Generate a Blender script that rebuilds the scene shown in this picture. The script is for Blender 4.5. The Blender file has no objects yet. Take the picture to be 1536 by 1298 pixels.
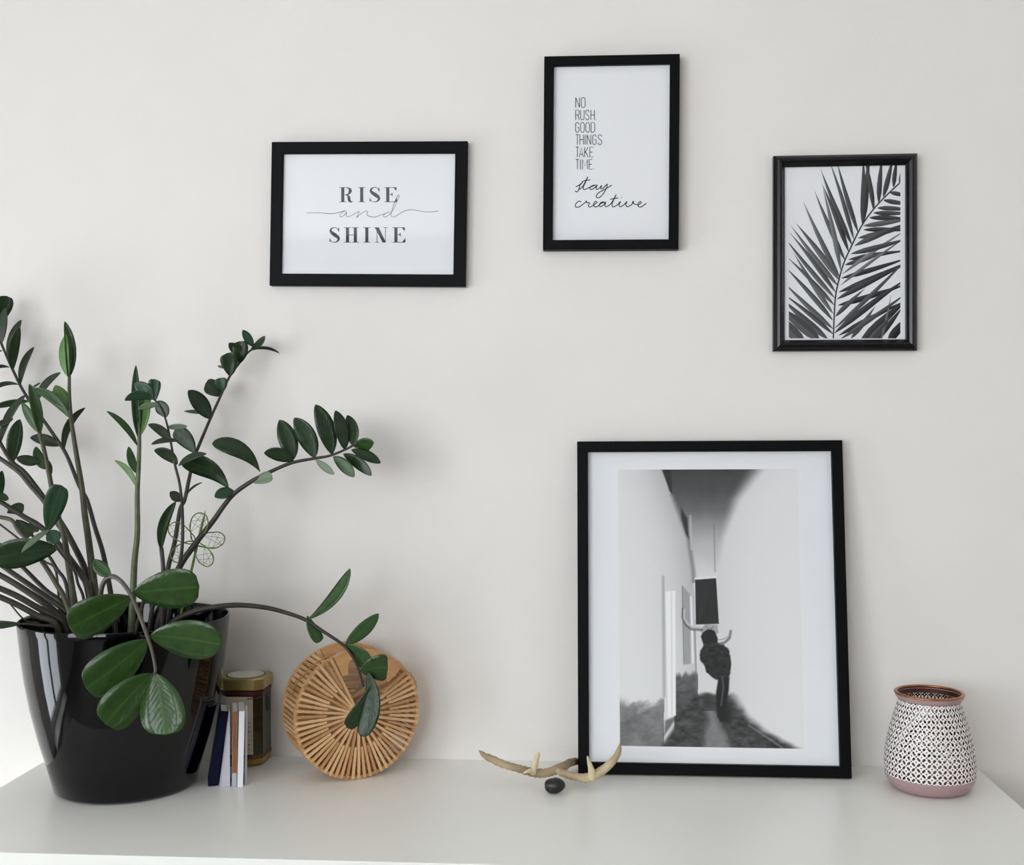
import bpy, math, random
import numpy as np
from mathutils import Matrix, Vector

R = random.Random(7)
scene = bpy.context.scene
C = scene.collection

# ------------------------------------------------------------------ camera
FPX, W, H = 1707.9, 1536.0, 1298.0
CAM = np.array([0.172, -1.9706, 0.5657])
YAW, PITCH, ROLL = 0.07845, 0.00174, -0.0054
_f = np.array([-math.sin(YAW) * math.cos(PITCH), math.cos(YAW) * math.cos(PITCH), math.sin(PITCH)])
_r0 = np.array([math.cos(YAW), math.sin(YAW), 0.0])
_u0 = np.cross(_r0, _f)
CR = math.cos(ROLL) * _r0 + math.sin(ROLL) * _u0
CU = -math.sin(ROLL) * _r0 + math.cos(ROLL) * _u0
cam_data = bpy.data.cameras.new('camera')
cam_data.sensor_width = 36.0
cam_data.sensor_fit = 'HORIZONTAL'
cam_data.lens = FPX / W * 36.0
cam_data.clip_start = 0.05
cam = bpy.data.objects.new('camera', cam_data)
C.objects.link(cam)
cam.matrix_world = Matrix(((CR[0], CU[0], -_f[0], CAM[0]), (CR[1], CU[1], -_f[1], CAM[1]),
                           (CR[2], CU[2], -_f[2], CAM[2]), (0, 0, 0, 1)))
scene.camera = cam

# ------------------------------------------------------------------ world: overcast daylight
world = bpy.data.worlds.new('overcast_sky')
scene.world = world
world.use_nodes = True
_bg = world.node_tree.nodes['Background']
_bg.inputs[0].default_value = (0.90, 0.95, 1.0, 1)
_bg.inputs[1].default_value = 8.6
scene.view_settings.view_transform = 'Standard'
scene.view_settings.look = 'None'
scene.view_settings.exposure = 0.0
scene.view_settings.gamma = 1.0
scene.view_settings.use_curve_mapping = False
scene.cycles.max_bounces = 10
scene.cycles.diffuse_bounces = 6
scene.cycles.transparent_max_bounces = 12
scene.cycles.caustics_reflective = False
scene.cycles.caustics_refractive = False

# room extents (metres): back wall is Y=0, chest top is Z=0
FLOOR, CEIL, XL, XR, YF = -0.78, 1.82, -2.2, 2.4, -5.2
# windows: (y0, y1, z0, z1) in the left wall, (x0, x1, z0, z1) in the wall behind the camera
WIN_L = (-1.48, -0.42, -0.74, 0.50)
WIN_FILL = (-4.80, -2.30, -0.05, 1.65)  # unseen extra window, added to bring in daylight from the front left
WIN_F = (-2.05, -0.30, -0.05, 1.65)

def portal(name, loc, rot, sx, sy):
    l = bpy.data.lights.new(name, 'AREA')
    l.shape = 'RECTANGLE'
    l.size, l.size_y = sx, sy
    l.cycles.is_portal = True
    o = bpy.data.objects.new(name, l)
    C.objects.link(o)
    o.location = loc
    o.rotation_euler = rot
portal('window_portal', (XL - 0.13, (WIN_L[0] + WIN_L[1]) / 2, (WIN_L[2] + WIN_L[3]) / 2), (0, -math.pi / 2, 0),
       WIN_L[3] - WIN_L[2], WIN_L[1] - WIN_L[0])
portal('window_portal', (XL - 0.13, (WIN_FILL[0] + WIN_FILL[1]) / 2, (WIN_FILL[2] + WIN_FILL[3]) / 2), (0, -math.pi / 2, 0),
       WIN_FILL[3] - WIN_FILL[2], WIN_FILL[1] - WIN_FILL[0])
portal('window_portal', ((WIN_F[0] + WIN_F[1]) / 2, YF - 0.13, (WIN_F[2] + WIN_F[3]) / 2), (math.pi / 2, 0, 0),
       WIN_F[1] - WIN_F[0], WIN_F[3] - WIN_F[2])

# ------------------------------------------------------------------ pixel helpers
def ray(u, v):
    d = _f + CR * ((u - W / 2) / FPX) - CU * ((v - H / 2) / FPX)
    return d
def py(u, v, Y):                       # pixel -> point on the upright plane at depth Y
    d = ray(u, v)
    return CAM + d * ((Y - CAM[1]) / d[1])
def pz(u, v, z=0.0):                   # pixel -> point on a level plane
    d = ray(u, v)
    return CAM + d * ((z - CAM[2]) / d[2])
def plocal(M, y0, u, v):               # pixel -> (x, z) on the plane local y = y0 of matrix M
    Mi = M.inverted()
    o = Mi @ Vector(CAM)
    d = Mi.to_3x3() @ Vector(ray(u, v))
    t = (y0 - o.y) / d.y
    p = o + d * t
    return p.x, p.z
def pxm(Y):                            # metres per pixel at depth Y
    return (Y - CAM[1]) / FPX

# ------------------------------------------------------------------ materials
def lin(c):
    return tuple((x / 255 / 12.92 if x / 255 <= 0.04045 else ((x / 255 + 0.055) / 1.055) ** 2.4) for x in c)
MATS = {}
def mat(name, rgb, rough=0.5, metal=0.0, spec=0.5, coat=0.0, noise=0.0, nscale=30.0, bump=0.0, bscale=200.0, rgb2=None, stretch=None, sheen=0.0):
    m = bpy.data.materials.new(name)
    m.use_nodes = True
    nt = m.node_tree
    b = nt.nodes['Principled BSDF']
    col = lin(rgb)
    b.inputs['Base Color'].default_value = (*col, 1)
    b.inputs['Roughness'].default_value = rough
    b.inputs['Metallic'].default_value = metal
    b.inputs['Specular IOR Level'].default_value = spec
    b.inputs['Coat Weight'].default_value = coat
    b.inputs['Coat Roughness'].default_value = 0.04
    tc = nt.nodes.new('ShaderNodeTexCoord')
    mp = nt.nodes.new('ShaderNodeMapping')
    nt.links.new(tc.outputs['Object'], mp.inputs[0])
    if stretch:
        mp.inputs['Scale'].default_value = stretch
    n = nt.nodes.new('ShaderNodeTexNoise')
    n.inputs['Scale'].default_value = nscale
    n.inputs['Detail'].default_value = 5
    nt.links.new(mp.outputs[0], n.inputs[0])
    cr = nt.nodes.new('ShaderNodeValToRGB')
    c2 = lin(rgb2) if rgb2 else tuple(max(0, x * (1 - noise)) for x in col)
    cr.color_ramp.elements[0].position = 0.3
    cr.color_ramp.elements[1].position = 0.7
    cr.color_ramp.elements[0].color = (*c2, 1)
    cr.color_ramp.elements[1].color = (*col, 1)
    nt.links.new(n.outputs[0], cr.inputs[0])
    nt.links.new(cr.outputs[0], b.inputs['Base Color'])
    if bump:
        n2 = nt.nodes.new('ShaderNodeTexNoise')
        n2.inputs['Scale'].default_value = bscale
        n2.inputs['Detail'].default_value = 3
        nt.links.new(mp.outputs[0], n2.inputs[0])
        bp = nt.nodes.new('ShaderNodeBump')
        bp.inputs['Strength'].default_value = bump
        bp.inputs['Distance'].default_value = 0.002
        nt.links.new(n2.outputs[0], bp.inputs['Height'])
        nt.links.new(bp.outputs[0], b.inputs['Normal'])
    MATS[name] = m
    return m

mat('wall_paint', (231, 227, 223), 0.75, spec=0.25, noise=0.02, nscale=6, bump=0.12, bscale=260)
mat('ceiling_paint', (236, 235, 232), 0.8, noise=0.02)
mat('wall_paint_dark', (112, 108, 106), 0.8, spec=0.2, noise=0.03, nscale=6)
mat('floor_wood', (128, 122, 116), 0.45, rgb2=(106, 100, 94), nscale=5, stretch=(1, 12, 1), bump=0.1)
mat('white_lacquer', (243, 243, 238), 0.32, noise=0.012, nscale=3, bump=0.02, bscale=500)
mat('chest_dark', (60, 58, 56), 0.7, noise=0.1)
mat('white_trim', (238, 238, 236), 0.4, noise=0.01)
mat('black_frame', (7, 7, 9), 0.5, spec=0.1, noise=0.2, nscale=40)
mat('black_frame_gloss', (8, 9, 11), 0.25, spec=0.4, noise=0.2, nscale=40)
mat('backing', (120, 96, 70), 0.8, noise=0.15)
mat('paper', (240, 240, 243), 0.8, spec=0.2, noise=0.012, nscale=15)
mat('mat_board', (238, 240, 244), 0.8, spec=0.2, noise=0.012, nscale=15)
mat('ink_grey', (72, 72, 76), 0.8, spec=0.2, noise=0.1)
mat('ink_dark', (42, 42, 44), 0.8, spec=0.2, noise=0.1)
mat('ink_thin', (120, 120, 124), 0.8, spec=0.2, noise=0.1)
mat('pot_black', (3, 3, 5), 0.05, spec=0.34, noise=0.1)
mat('soil', (28, 22, 18), 0.95, rgb2=(12, 10, 8), nscale=120, bump=1.0, bscale=180)
mat('stem_dark', (50, 46, 34), 0.5, rgb2=(32, 29, 22), nscale=60)
mat('stem_mid', (70, 70, 42), 0.5, rgb2=(46, 45, 28), nscale=60)
mat('stem_green', (92, 100, 66), 0.45, rgb2=(66, 72, 46), nscale=60)
mat('stem_mauve', (92, 82, 76), 0.5, rgb2=(70, 62, 60), nscale=60)
mat('wire_green', (112, 132, 48), 0.45, rgb2=(82, 104, 36), nscale=90)
mat('wire_fine', (62, 84, 40), 0.45, noise=0.2)
mat('bamboo', (212, 170, 122), 0.5, rgb2=(194, 148, 100), nscale=30, stretch=(8, 8, 40))
mat('bamboo_pale', (222, 184, 138), 0.5, rgb2=(206, 164, 116), nscale=30, stretch=(8, 8, 40))
mat('bamboo_deep', (192, 146, 100), 0.5, rgb2=(168, 120, 76), nscale=30, stretch=(8, 8, 40))
mat('bamboo_plate', (208, 160, 110), 0.42, rgb2=(192, 138, 88), nscale=12, stretch=(4, 4, 30))
mat('gold_chain', (214, 170, 92), 0.3, metal=0.9, noise=0.1)
mat('gold_lid', (196, 178, 118), 0.32, metal=0.75, noise=0.08, nscale=20)
mat('gold_base', (176, 146, 76), 0.3, metal=0.6, noise=0.1)
mat('label_cream', (226, 216, 196), 0.6, rgb2=(214, 202, 180), nscale=40)
mat('label_white', (222, 222, 208), 0.5, noise=0.05)
mat('ring_dark', (82, 78, 52), 0.5, noise=0.1)
mat('honey_dark', (66, 58, 40), 0.15, rgb2=(40, 36, 26), nscale=60)
mat('band_dark', (58, 40, 28), 0.5, rgb2=(120, 92, 50), nscale=260)
mat('ribbon', (92, 20, 24), 0.5, noise=0.2)
mat('tag_dark', (58, 64, 62), 0.5, noise=0.2)
mat('book_navy', (12, 14, 46), 0.5, spec=0.12, noise=0.15)
mat('book_blue', (56, 84, 130), 0.5, noise=0.1)
mat('book_maroon', (64, 18, 24), 0.5, noise=0.15)
mat('book_lavender', (196, 194, 204), 0.6, noise=0.05)
mat('book_brown', (150, 96, 46), 0.5, rgb2=(126, 72, 36), nscale=20)
mat('book_white', (232, 234, 238), 0.6, noise=0.03)
mat('book_grey', (176, 180, 188), 0.6, noise=0.06)
mat('book_grey_cover', (120, 124, 130), 0.6, noise=0.08)
mat('pages', (206, 202, 196), 0.8, noise=0.12, nscale=10, stretch=(200, 1, 1))
mat('antler_beam', (178, 158, 126), 0.6, rgb2=(118, 98, 74), nscale=24, bump=0.6, bscale=90)
mat('antler', (200, 184, 150), 0.55, rgb2=(150, 128, 98), nscale=28, bump=0.5, bscale=90)
mat('antler_tip', (226, 214, 180), 0.5, rgb2=(200, 184, 146), nscale=40, bump=0.2, bscale=90)
mat('antler_brown', (140, 118, 92), 0.6, rgb2=(96, 78, 60), nscale=40, bump=0.6, bscale=90)
mat('stone', (15, 14, 14), 0.4, rgb2=(30, 28, 27), nscale=70, bump=0.5, bscale=120)
mat('lantern_white', (234, 228, 226), 0.4, spec=0.4, noise=0.04, nscale=60)
mat('lantern_mauve', (172, 144, 144), 0.42, metal=0.15, noise=0.05)
mat('lantern_inner', (92, 48, 40), 0.4, metal=0.5, rgb2=(66, 32, 28), nscale=40)
mat('lantern_copper', (176, 118, 78), 0.25, metal=0.9, noise=0.1)

def glass(name, ior=1.45):
    m = bpy.data.materials.new(name)
    m.use_nodes = True
    nt = m.node_tree
    nt.nodes.remove(nt.nodes['Principled BSDF'])
    out = nt.nodes['Material Output']
    tr = nt.nodes.new('ShaderNodeBsdfTransparent')
    gl = nt.nodes.new('ShaderNodeBsdfGlossy')
    gl.inputs['Roughness'].default_value = 0.02
    # Schlick reflectance of a thin sheet, the same from both faces
    ge = nt.nodes.new('ShaderNodeNewGeometry')
    dt = nt.nodes.new('ShaderNodeVectorMath'); dt.operation = 'DOT_PRODUCT'
    nt.links.new(ge.outputs['Normal'], dt.inputs[0]); nt.links.new(ge.outputs['Incoming'], dt.inputs[1])
    ab = nt.nodes.new('ShaderNodeMath'); ab.operation = 'ABSOLUTE'; nt.links.new(dt.outputs['Value'], ab.inputs[0])
    om = nt.nodes.new('ShaderNodeMath'); om.operation = 'SUBTRACT'; om.inputs[0].default_value = 1.0; nt.links.new(ab.outputs[0], om.inputs[1])
    pw = nt.nodes.new('ShaderNodeMath'); pw.operation = 'POWER'; pw.inputs[1].default_value = 5.0; nt.links.new(om.outputs[0], pw.inputs[0])
    fr = nt.nodes.new('ShaderNodeMath'); fr.operation = 'MULTIPLY_ADD'; fr.inputs[1].default_value = 0.9; fr.inputs[2].default_value = 0.022
    nt.links.new(pw.outputs[0], fr.inputs[0])
    mx = nt.nodes.new('ShaderNodeMixShader')
    nt.links.new(fr.outputs[0], mx.inputs[0])
    nt.links.new(tr.outputs[0], mx.inputs[1])
    nt.links.new(gl.outputs[0], mx.inputs[2])
    nt.links.new(mx.outputs[0], out.inputs[0])
    MATS[name] = m
glass('picture_glass')
glass('window_glass')

def leaf_mat(name, rgb, rgb2, rib, rough=0.3):
    m = mat(name, rgb, rough, spec=0.36, rgb2=rgb2, nscale=55)
    nt = m.node_tree
    b = nt.nodes['Principled BSDF']
    base = b.inputs['Base Color'].links[0].from_socket
    uv = nt.nodes.new('ShaderNodeUVMap')
    sp = nt.nodes.new('ShaderNodeSeparateXYZ')
    nt.links.new(uv.outputs[0], sp.inputs[0])
    ab = nt.nodes.new('ShaderNodeMath'); ab.operation = 'SUBTRACT'; ab.inputs[1].default_value = 0.5
    nt.links.new(sp.outputs[0], ab.inputs[0])
    ab2 = nt.nodes.new('ShaderNodeMath'); ab2.operation = 'ABSOLUTE'
    nt.links.new(ab.outputs[0], ab2.inputs[0])
    mr = nt.nodes.new('ShaderNodeMapRange')
    mr.inputs[1].default_value = 0.0; mr.inputs[2].default_value = 0.05
    mr.inputs[3].default_value = 0.55; mr.inputs[4].default_value = 0.0
    nt.links.new(ab2.outputs[0], mr.inputs[0])
    mx = nt.nodes.new('ShaderNodeMixRGB')
    mx.inputs[2].default_value = (*lin(rib), 1)
    nt.links.new(mr.outputs[0], mx.inputs[0])
    nt.links.new(base, mx.inputs[1])
    nt.links.new(mx.outputs[0], b.inputs['Base Color'])
    # slanting side veins as fine relief: bands of (v - k*|u|)
    ad = nt.nodes.new('ShaderNodeMath'); ad.operation = 'MULTIPLY_ADD'; ad.inputs[1].default_value = -0.8
    nt.links.new(ab2.outputs[0], ad.inputs[0]); nt.links.new(sp.outputs[1], ad.inputs[2])
    sn = nt.nodes.new('ShaderNodeMath'); sn.operation = 'MULTIPLY'; sn.inputs[1].default_value = 58.0
    nt.links.new(ad.outputs[0], sn.inputs[0])
    si = nt.nodes.new('ShaderNodeMath'); si.operation = 'SINE'
    nt.links.new(sn.outputs[0], si.inputs[0])
    n2 = nt.nodes.new('ShaderNodeTexNoise'); n2.inputs['Scale'].default_value = 75
    tc = nt.nodes.new('ShaderNodeTexCoord'); nt.links.new(tc.outputs['Object'], n2.inputs[0])
    su = nt.nodes.new('ShaderNodeMath'); su.operation = 'MULTIPLY_ADD'; su.inputs[1].default_value = 0.05
    nt.links.new(si.outputs[0], su.inputs[0]); nt.links.new(n2.outputs[0], su.inputs[2])
    bp = nt.nodes.new('ShaderNodeBump'); bp.inputs['Strength'].default_value = 0.5; bp.inputs['Distance'].default_value = 0.0015
    nt.links.new(su.outputs[0], bp.inputs['Height'])
    nt.links.new(bp.outputs[0], b.inputs['Normal'])
leaf_mat('leaf_dark', (34, 56, 28), (22, 40, 20), (46, 70, 38))
leaf_mat('leaf_mid', (50, 82, 38), (36, 62, 28), (70, 102, 52))
leaf_mat('leaf_front', (44, 72, 27), (34, 58, 22), (62, 92, 42), 0.26)
leaf_mat('leaf_teal', (48, 76, 52), (36, 60, 42), (66, 94, 68), 0.28)
leaf_mat('leaf_pale', (112, 130, 106), (92, 112, 86), (130, 146, 120), 0.4)
leaf_mat('leaf_young', (92, 128, 66), (70, 104, 50), (120, 150, 90), 0.35)
leaf_mat('leaf_grey', (44, 56, 34), (32, 42, 26), (56, 68, 44), 0.4)

def print_mat(name):
    m = bpy.data.materials.new(name)
    m.use_nodes = True
    nt = m.node_tree
    b = nt.nodes['Principled BSDF']
    b.inputs['Roughness'].default_value = 0.7
    b.inputs['Specular IOR Level'].default_value = 0.25
    a = nt.nodes.new('ShaderNodeVertexColor')
    a.layer_name = 'ink'
    nt.links.new(a.outputs[0], b.inputs['Base Color'])
    MATS[name] = m
print_mat('photo_print')

# ------------------------------------------------------------------ object helpers
WL = {}
def tag(o, label=None, cat=None, group=None, kind=None):
    if label: o['label'] = label
    if cat: o['category'] = cat
    if group: o['group'] = group
    if kind: o['kind'] = kind
    return o
def mesh(name, verts, faces, material, smooth=False, uv=None):
    me = bpy.data.meshes.new(name)
    me.from_pydata([tuple(map(float, v)) for v in verts], [], faces)
    if material:
        for mm in (material if isinstance(material, (list, tuple)) else [material]):
            me.materials.append(MATS[mm])
    if smooth:
        me.shade_smooth()
    if uv is not None:
        l = me.uv_layers.new(name='UVMap')
        for lp in me.loops:
            l.data[lp.index].uv = uv[lp.vertex_index]
    me.update()
    return me
def link(name, me, parent=None):
    o = bpy.data.objects.new(name, me)
    C.objects.link(o)
    if parent is not None:
        o.parent = parent
    return o
def obj(name, verts, faces, material, parent=None, smooth=False, origin=None, uv=None):
    """verts in world space; the parent chain is unrotated. Origin at the base centre of the mesh."""
    v = np.array([tuple(p) for p in verts], float)
    if origin is None:
        lo, hi = v.min(0), v.max(0)
        origin = np.array([(lo[0] + hi[0]) / 2, (lo[1] + hi[1]) / 2, lo[2]])
    origin = np.array(origin, float)
    me = mesh(name, v - origin, faces, material, smooth, uv)
    o = link(name, me, parent)
    pw = WL[parent.name] if parent is not None else np.zeros(3)
    o.location = origin - pw
    WL[o.name] = origin
    return o
def lobj(name, verts, faces, material, parent, smooth=False, uv=None):
    """verts in the parent's own space."""
    return link(name, mesh(name, verts, faces, material, smooth, uv), parent)
def empty(name, loc, label, cat, group=None, rot=None):
    o = bpy.data.objects.new(name, None)
    o.empty_display_size = 0.05
    C.objects.link(o)
    o.location = tuple(map(float, loc))
    if rot is not None:
        o.rotation_euler = rot
    WL[o.name] = np.array(loc, float)
    return tag(o, label, cat, group)

class B:
    """collects geometry for ONE mesh"""
    def __init__(s):
        s.v, s.f = [], []
    def add(s, v, f):
        n = len(s.v)
        s.v += [tuple(map(float, p)) for p in v]
        s.f += [tuple(i + n for i in q) for q in f]
        return s
    def box(s, a, b):
        x0, y0, z0 = a; x1, y1, z1 = b
        return s.add([(x0, y0, z0), (x1, y0, z0), (x1, y1, z0), (x0, y1, z0), (x0, y0, z1), (x1, y0, z1), (x1, y1, z1), (x0, y1, z1)],
                     [(0, 3, 2, 1), (4, 5, 6, 7), (0, 1, 5, 4), (1, 2, 6, 5), (2, 3, 7, 6), (3, 0, 4, 7)])
    def bbox(s, a, b, c=0.002):
        """box with chamfered edges"""
        import itertools
        a = np.array(a, float); b = np.array(b, float)
        vs = []; idx = {}
        for sx, sy, sz in itertools.product((0, 1), repeat=3):
            for ax in range(3):
                p = np.array([(b if q else a)[i] + (0 if i == ax else (-c if q else c)) for i, q in enumerate((sx, sy, sz))])
                # vertex lies on the face of axis ax, pulled in along the other two
                idx[(sx, sy, sz, ax)] = len(vs); vs.append(p)
        fs = []
        for ax in range(3):
            o1, o2 = [i for i in range(3) if i != ax]
            for q in (0, 1):
                loop = []
                for s1, s2 in ((0, 0), (1, 0), (1, 1), (0, 1)):
                    k = [0, 0, 0]; k[ax] = q; k[o1] = s1; k[o2] = s2
                    loop.append(idx[(*k, ax)])
                if (q == 1) != (ax != 1): loop.reverse()
                fs.append(tuple(loop))
        for ax in range(3):      # edges along ax
            o1, o2 = [i for i in range(3) if i != ax]
            for s1 in (0, 1):
                for s2 in (0, 1):
                    k0 = [0, 0, 0]; k0[o1] = s1; k0[o2] = s2; k1 = list(k0); k1[ax] = 1
                    l = [idx[(*k0, o1)], idx[(*k1, o1)], idx[(*k1, o2)], idx[(*k0, o2)]]
                    fs.append(tuple(l))
        for k in itertools.product((0, 1), repeat=3):
            fs.append(tuple(idx[(*k, ax)] for ax in range(3)))
        # orient outward
        cen = (a + b) / 2
        out = []
        for q in fs:
            p = [vs[i] for i in q]
            n = np.cross(p[1] - p[0], p[2] - p[0])
            m = sum(p) / len(p) - cen
            out.append(q if np.dot(n, m) > 0 else tuple(reversed(q)))
        return s.add(vs, out)
    def lathe(s, prof, n=48, cen=(0, 0, 0), close=False):
        """prof: [(r, z)]"""
        vs = []; fs = []
        for r, z in prof:
            for k in range(n):
                a = 2 * math.pi * k / n
                vs.append((cen[0] + r * math.cos(a), cen[1] + r * math.sin(a), cen[2] + z))
        m = len(prof)
        for i in range(m - 1 if not close else m):
            j = (i + 1) % m
            for k in range(n):
                k2 = (k + 1) % n
                fs.append((i * n + k, i * n + k2, j * n + k2, j * n + k))
        return s.add(vs, fs)
    def tube(s, pts, rad, n=8, caps=True):
        pts = [np.array(p, float) for p in pts]
        m = len(pts)
        rad = [rad] * m if np.isscalar(rad) else rad
        up = None
        vs = []; fs = []
        for i, p in enumerate(pts):
            t = pts[min(i + 1, m - 1)] - pts[max(i - 1, 0)]
            t = t / (np.linalg.norm(t) + 1e-12)
            if up is None:
                up = np.cross(t, (0, 0, 1) if abs(t[2]) < 0.9 else (1, 0, 0))
            up = up - t * np.dot(up, t); up /= np.linalg.norm(up) + 1e-12
            w = np.cross(t, up)
            for k in range(n):
                a = 2 * math.pi * k / n
                vs.append(p + rad[i] * (math.cos(a) * up + math.sin(a) * w))
        for i in range(m - 1):
            for k in range(n):
                k2 = (k + 1) % n
                fs.append((i * n + k, i * n + k2, (i + 1) * n + k2, (i + 1) * n + k))
        if caps:
            fs.append(tuple(reversed(range(n))))
            fs.append(tuple((m - 1) * n + k for k in range(n)))
        return s.add(vs, fs)
    def obj(s, name, material, parent=None, smooth=False, origin=None):
        return obj(name, s.v, s.f, material, parent, smooth, origin)
    def lobj(s, name, material, parent, smooth=False):
        return lobj(name, s.v, s.f, material, parent, smooth)

def spline(pts, n=6):
    """Catmull-Rom through points of any dimension"""
    P = [np.array(p, float) for p in pts]
    P = [2 * P[0] - P[1]] + P + [2 * P[-1] - P[-2]]
    out = []
    for i in range(1, len(P) - 2):
        for k in range(n):
            t = k / n
            a, b, c, d = P[i - 1:i + 3]
            out.append(0.5 * ((2 * b) + (c - a) * t + (2 * a - 5 * b + 4 * c - d) * t * t + (3 * b - a - 3 * c + d) * t ** 3))
    out.append(P[-2])
    return out

def smooth_edges(o, ang=0.6):
    o.data.shade_smooth()
    md = o.modifiers.new('edges', 'EDGE_SPLIT')
    md.split_angle = ang

# ================================================================== room shell
T = 0.12
tag(B().box((XL - T, 0, FLOOR), (XR + T, T, CEIL)).obj('wall_back', 'wall_paint'), kind='structure')
tag(B().box((XR, YF, FLOOR), (XR + T, 0, CEIL)).obj('wall_right', 'wall_paint'), kind='structure')
tag(B().box((XL - T, YF - T, FLOOR - 0.1), (XR + T, T, FLOOR)).obj('floor', 'floor_wood'), kind='structure')
tag(B().box((XL - T, YF - T, CEIL), (XR + T, T, CEIL + 0.1)).obj('ceiling', 'ceiling_paint'), kind='structure')
y0, y1, z0, z1 = WIN_L
s0, s1, t0, t1 = WIN_FILL
ym = (y0 + s1) / 2
b = B()
b.box((XL - T, ym, FLOOR), (XL, 0, z0)); b.box((XL - T, ym, z1), (XL, 0, CEIL))
b.box((XL - T, ym, z0), (XL, y0, z1)); b.box((XL - T, y1, z0), (XL, 0, z1))
b.box((XL - T, YF, FLOOR), (XL, ym, t0)); b.box((XL - T, YF, t1), (XL, ym, CEIL))
b.box((XL - T, YF, t0), (XL, s0, t1)); b.box((XL - T, s1, t0), (XL, ym, t1))
tag(b.obj('wall_left', 'wall_paint'), kind='structure')
x0, x1, z0, z1 = WIN_F
b = B()
b.box((XL - T, YF - T, FLOOR), (XR + T, YF, z0)); b.box((XL - T, YF - T, z1), (XR + T, YF, CEIL))
b.box((XL - T, YF - T, z0), (x0, YF, z1)); b.box((x1, YF - T, z0), (XR + T, YF, z1))
tag(b.obj('wall_front', 'wall_paint_dark'), kind='structure')
def window(name, along_y, a0, a1, z0, z1, c):
    def bx(B_, a, b, za, zb, d=0.03):
        if along_y: B_.bbox((c - d, a, za), (c + d, b, zb), 0.004)
        else: B_.bbox((a, c - d, za), (b, c + d, zb), 0.004)
        return B_
    w = bx(B(), a0, a1, z0, z0 + 0.07)
    bx(w, a0, a1, z1 - 0.07, z1); bx(w, a0, a0 + 0.07, z0 + 0.07, z1 - 0.07); bx(w, a1 - 0.07, a1, z0 + 0.07, z1 - 0.07)
    root = tag(w.obj(name, 'white_trim'), kind='structure')
    m = (a0 + a1) / 2
    bx(B(), m - 0.045, m + 0.045, z0 + 0.07, z1 - 0.07).obj('window_mullion', 'white_trim', root)
    for a, bb in ((a0 + 0.07, m - 0.045), (m + 0.045, a1 - 0.07)):
        bx_ = B()
        if along_y: bx_.add([(c, a, z0 + .07), (c, bb, z0 + .07), (c, bb, z1 - .07), (c, a, z1 - .07)], [(0, 1, 2, 3)])
        else: bx_.add([(a, c, z0 + .07), (bb, c, z0 + .07), (bb, c, z1 - .07), (a, c, z1 - .07)], [(0, 1, 2, 3)])
        bx_.obj('window_pane', 'window_glass', root)
    s = B()
    if along_y: s.bbox((c, a0 - .05, z0 - .03), (c + 0.22, a1 + .05, z0), 0.004)
    else: s.bbox((a0 - .05, c, z0 - .03), (a1 + .05, c + 0.22, z0), 0.004)
    s.obj('window_sill', 'white_trim', root)
window('window_1', True, *WIN_L, XL - 0.07)
window('window_2', False, *WIN_F, YF - 0.07)
window('fill_window', True, *WIN_FILL, XL - 0.07)  # added opening out of view, there for its light on the room
tag(B().box((XL, -0.014, FLOOR), (XR, 0, FLOOR + 0.07)).obj('baseboard_back', 'white_trim'), kind='structure')

# ================================================================== chest of drawers
chest = empty('chest_of_drawers', (0, -0.24, FLOOR), 'wide white lacquered chest of drawers standing against the wall', 'chest')
B().bbox((-0.80, -0.48, -0.020), (0.80, -0.0005, 0.0), 0.0012).obj('top_panel', 'white_lacquer', chest)
for x in (-0.80, 0.78):
    B().bbox((x, -0.462, FLOOR), (x + 0.02, -0.016, -0.020), 0.001).obj('side_panel', 'white_lacquer', chest)
B().box((-0.78, -0.03, FLOOR + 0.02), (0.78, -0.016, -0.020)).obj('back_panel', 'chest_dark', chest)
B().box((-0.012, -0.45, FLOOR + 0.02), (0.012, -0.03, -0.020)).obj('divider', 'chest_dark', chest)
B().bbox((-0.78, -0.44, FLOOR), (0.78, -0.42, FLOOR + 0.045), 0.001).obj('plinth', 'white_lacquer', chest)
dh = (0.78 - 0.02 - 0.05 - 0.03) / 3
for col in (0, 1):
    for row in range(3):
        xa = -0.797 + col * 0.8; za = FLOOR + 0.05 + row * (dh + 0.006)
        d = B().bbox((xa, -0.480, za), (xa + 0.794, -0.463, za + dh - 0.004), 0.0012).obj('drawer_front', 'white_lacquer', chest)
        B().box((xa + 0.04, -0.463, za + 0.02), (xa + 0.754, -0.05, za + dh - 0.05)).obj('drawer_box', 'chest_dark', d)

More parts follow.
